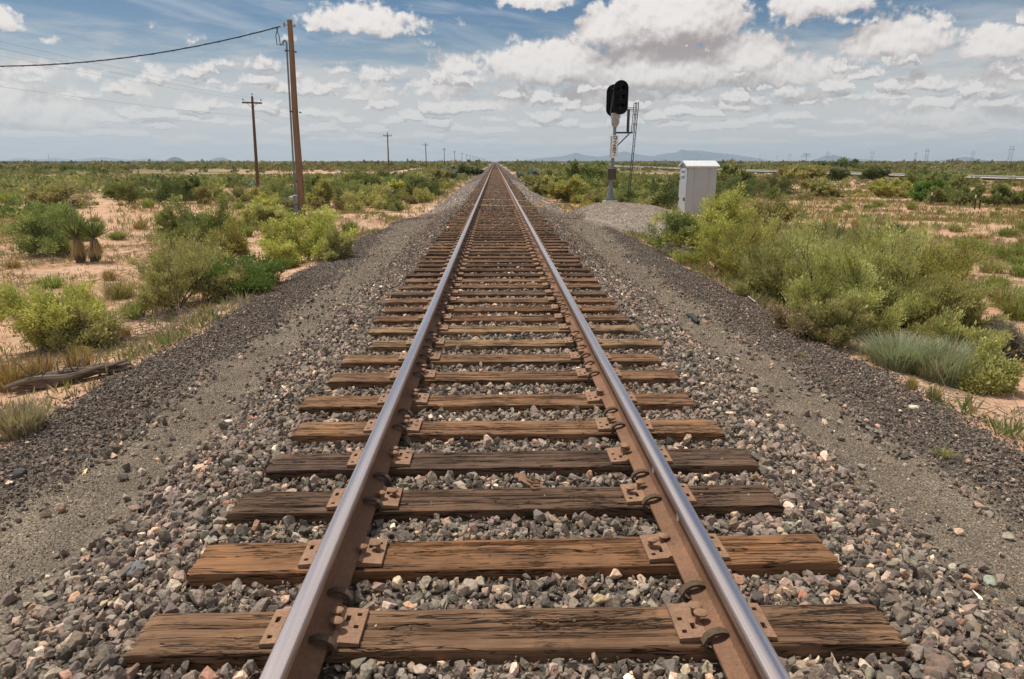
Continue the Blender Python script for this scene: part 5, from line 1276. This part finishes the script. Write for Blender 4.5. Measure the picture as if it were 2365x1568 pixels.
for tries in range(6000):
    if cnt >= 235: break
    y = 24+ (tries % 997)/997*68*rr.uniform(.2, 1); x = rr.uniform(-1, 1)*(y*.80+2)
    if abs(x) < 4.6 or on_road(x, y): continue
    if 4 < x < 15 and y < 38 and not (x < 7.5 and y > 33.5): continue
    if y < 36 and -14 < x < 0: continue
    if x > 0 and y < 30 and x < 12: continue
    near_line = abs(x) < 13 and y > 32
    if not near_line:
        b_ = band(x, y)
        if x > 10 and y < 46: continue
        if x < -10 and y < 44: continue
        if b_ < -.35: continue
    if min((x-a)**2+(y-b)**2 for a, b in taken) < (1.25 if near_line else 1.6)**2: continue
    taken.append((x, y)); k_ = rr.choice(8, p=[.26, .12, .15, .15, .09, .10, .03, .10]) if near_line else rr.choice(8, p=[.24, .13, .08, .20, .14, .13, .02, .06])
    s_ = rr.uniform(.65, 1.2)*(1.0 if near_line else .95)
    if abs(x) < 6: s_ *= .75
    if x > 24: s_ *= .5
    cnt += 1
    side = 'left' if x < 0 else 'right'
    where = ('close to the embankment' if near_line else ('this side of the road' if x > 0 else 'out on the flat'))+(', nearer belt' if y < 58 else ', farther belt')
    shrub((x, y, hz(x, y)), prot[k_], f'{names_[k_]} scrub bush {side} of the track, {where}', f'{names_[k_]} scrub {side}, {where}', s=s_, rz=rr.uniform(0, 6), sz=s_*rr.uniform(.8, 1.15))
print('mid shrubs', cnt, 'tufts', tuft_n)

# ---------------- far scrub: one mass
def far_scrub(name, y0, y1, n, size, leaves, leafs, seed):
    r = np.random.default_rng(seed); y = np.sqrt(r.uniform(y0**2, y1**2, n)); x = r.uniform(-1, 1, n)*(y*1.2+5)
    ok = (np.abs(x) > 4.8) & ~on_road(x, y)
    ok &= ~((np.abs(x-(-24+3*np.sin(y/60))) < 3) & (y < 520))
    dens_ = band(x*.5, y*.45)+.35*np.minimum(y/200, 2); ok &= (dens_ > r.uniform(-1.0, .35, n)) | ((np.abs(x) < 16) & (r.random(n) < .8))
    x, y = x[ok], y[ok]; n = len(x); s = size*r.uniform(.5, 1.25, n)*np.where(np.abs(x) < 8, .7, 1); rx_ = np.interp(y, [p[1] for p in RD], [p[0] for p in RD]); s = np.where((x > 22) & (x < rx_) & (y < 300), s*.42, s)
    K = leaves; d = r.normal(size=(n, K, 3)); d /= np.linalg.norm(d, axis=2)[:, :, None]; d[:, :, 2] = np.abs(d[:, :, 2]); rr_ = r.uniform(.35, 1, (n, K, 1))
    P_ = np.stack([x, y, H(x, y)], -1)[:, None, :]+d*rr_*s[:, None, None]*np.array((1.0, 1.0, .78))*r.uniform(.75, 1.1, (n, 1, 1))
    kinds = r.choice(6, n, p=[.40, .04, .24, .12, .16, .04]); kk = np.array([LEAF[k_][0] for k_ in ('meso', 'salt', 'olive', 'brown', 'dark', 'blue')]); kk2 = np.array([LEAF[k_][1] for k_ in ('meso', 'salt', 'olive', 'brown', 'dark', 'blue')])
    u = r.random((n, K, 1)); C_ = (kk[kinds][:, None]*u+kk2[kinds][:, None]*(1-u))*r.uniform(.85, 1.15, (n, 1, 1))
    D_ = d+r.normal(0, .5, (n, K, 3)); S_ = (leafs*r.uniform(.6, 1.4, (n, K))*np.minimum(1.6, s/size+.3)[:, None]).ravel()
    C_ = C_.reshape(-1, 3); V, F = leaf_mesh(P_.reshape(-1, 3), D_.reshape(-1, 3), S_, .7, C_, '', r)
    C_ = C_*.86; o = link(name, np_mesh(name, V, F, M['foliage'], C_)); tag(o, kind='stuff')
far_scrub('distant_scrub', 58, 160, 5000, 1.15, 90, .24, 1)
far_scrub('distant_scrub', 150, 420, 9000, 1.5, 42, .55, 2)
far_scrub('horizon_scrub', 400, 2600, 12500, 2.4, 26, 1.6, 3)

# ---------------- ground cover: dry stalks, seedlings, litter
def cover(name, n, y0, y1, cols, h, w, seed, zones=(0,), p_bed=.0, region=None, flat=False):
    r = np.random.default_rng(seed); y = np.sqrt(r.uniform(y0**2, y1**2, n)); x = r.uniform(-1, 1, n)*(y*.82+1.5)
    zn_ = zone(x, y, 0); ok = np.isin(zn_, zones) & ~on_road(x, y)
    pat = np.sin(x*1.3+y*.7)+np.sin(y*1.9-x*.6+1)+.8*np.sin(x*.45+y*.31+2); ok &= pat > r.normal(-.2, .8, n)
    if region is not None: ok &= region(x, y, r)
    x, y = x[ok], y[ok]; n = len(x); B_ = 7
    P_ = np.stack([x, y, H(x, y)-.01], -1)[:, None]+r.normal(0, w*.35, (n, B_, 3))*(1, 1, 0); D_ = r.normal(0, .45, (n, B_, 3))+np.array((0, 0, 1)); D_ = D_*(2, 2, .12) if flat else D_; P_[:, :, 2] += .015*flat; s = r.uniform(.5, 1.2, (n, 1))*h*r.uniform(.6, 1.2, (n, B_))
    cc_ = np.array(cols)[r.integers(0, len(cols), n)]; C_ = np.repeat(cc_[:, None], B_, 1)*r.uniform(.7, 1.3, (n, B_, 1))
    C_ = C_.reshape(-1, 3); V, F = leaf_mesh(P_.reshape(-1, 3), D_.reshape(-1, 3), s.ravel(), .04 if flat else .11, C_, '', r); tag(link(name, np_mesh(name, V, F, M['foliage'], C_)), kind='stuff')
cover('dry_grass', 26000, 5, 24, [(.38, .28, .15), (.28, .21, .13), (.33, .28, .20), (.30, .29, .12), (.22, .25, .09)], .13, .09, 1, region=lambda x, y, r: (x > 0) | (r.random(len(x)) < .6) | (y < 9))
cover('low_weeds', 8000, 8, 34, [(.30, .31, .12), (.24, .27, .10), (.34, .30, .16), (.28, .22, .13)], .20, .20, 8, region=lambda x, y, r: (x > 0) | (r.random(len(x)) < .3))
cover('dead_litter', 16000, 4, 26, [(.30, .24, .17), (.24, .19, .13), (.38, .33, .25)], .22, .10, 9, flat=True)
cover('dry_grass', 44000, 22, 60, [(.34, .26, .13), (.26, .19, .12), (.27, .27, .10), (.21, .24, .09)], .26, .20, 2, region=lambda x, y, r: (x > 0) | (r.random(len(x)) < .55) | (y > 48))
cover('dry_grass', 22000, 55, 140, [(.34, .25, .13), (.20, .15, .10), (.17, .18, .07), (.14, .17, .06)], .5, .4, 3)
cover('verge_grass', 26000, 4, 22, [(.36, .30, .20), (.28, .23, .16), (.22, .22, .10), (.17, .21, .08)], .17, .08, 4, region=lambda x, y, r: (np.abs(x) < 4.4+np.abs(r.normal(0, .8, len(x)))))
# dead sticks and the log at the left
def sticks(name, spots, label, mat='twig_wood', n=22, L=.5, seed=0, rr_=.007, flat=.25):
    r = np.random.default_rng(seed); m_ = MB()
    c = base_at(*spots); 
    for _ in range(n):
        p = c+Vector(r.normal(0, L*.55, 3)); p.z = hz(p.x, p.y)+.02; a = r.uniform(0, TAU); l_ = L*r.uniform(.35, 1.1); up = r.uniform(0, flat)
        pts = [p]; d = Vector((math.cos(a), math.sin(a), up))
        for k_ in range(4): d = (d+Vector(r.normal(0, .22, 3))).normalized(); q = pts[-1]+d*l_/4; q.z = max(q.z, hz(q.x, q.y)+.01); pts.append(q)
        m_.tube(pts, list(np.linspace(rr_, rr_*.4, 5)), 4)
    o = m_.obj(name, mat); tag(o, label, 'dead branches', 'heaps of dead branches')
sticks('dead_branches', (420, 735), 'pale dead twigs heaped below the olive and vivid green bushes', n=70, L=.7, seed=1)
sticks('dead_branches', (300, 790), 'thin grey dead twigs strewn between straw tufts on the left', n=90, L=.8, seed=2, rr_=.005)
sticks('dead_branches', (1900, 770), 'dead tan twigs under the long row of feathery bushes', n=80, L=.42, seed=3)
sticks('dead_branches', (2230, 930), 'dead pale sticks at the lower right corner of the bushes', n=26, L=.45, seed=4, rr_=.005)
sticks('dead_branches', (560, 700), 'pale dead twigs sticking out at the foot of the vivid green bush', n=30, L=.5, seed=5)
m_ = MB(); p0 = base_at(40, 905); p1 = base_at(300, 855)
for k_ in range(9):
    r = np.random.default_rng(600+k_); o_ = (k_-4)*.028; pts = []
    for t in np.linspace(-.02+.05*r.random(), .82+.2*r.random(), 12):
        q = p0.lerp(p1, t)+Vector((0, o_*(1.4-t)+.03*math.sin(t*7+k_), .07+.035*math.cos(k_*1.4)+.02*math.sin(t*9+k_))); pts.append(q)
    m_.tube(pts, [.016+.020*math.sin(math.pi*min(1, max(.04, i/11)))+.006*r.random() for i in range(12)], 6, flat=.8)
lg = m_.obj('fallen_log', 'dead_wood', smooth=True); tag(lg, 'twisted grey dead log lying at the left edge of the gravel', 'log')
m_ = MB(); r = np.random.default_rng(9)
for k_ in range(12):
    t = r.uniform(.1, .7); q = p0.lerp(p1, t)+Vector((0, 0, .08)); a = r.uniform(0, TAU); d = Vector((math.cos(a)*.5, math.sin(a)*.3, .8)); pts = [q]
    for _ in range(5): d = (d+Vector(r.normal(0, .3, 3))).normalized(); pts.append(pts[-1]+d*.07)
    m_.tube(pts, list(np.linspace(.009, .003, 6)), 4)
m_.obj('broken_twigs', 'dead_wood', lg)
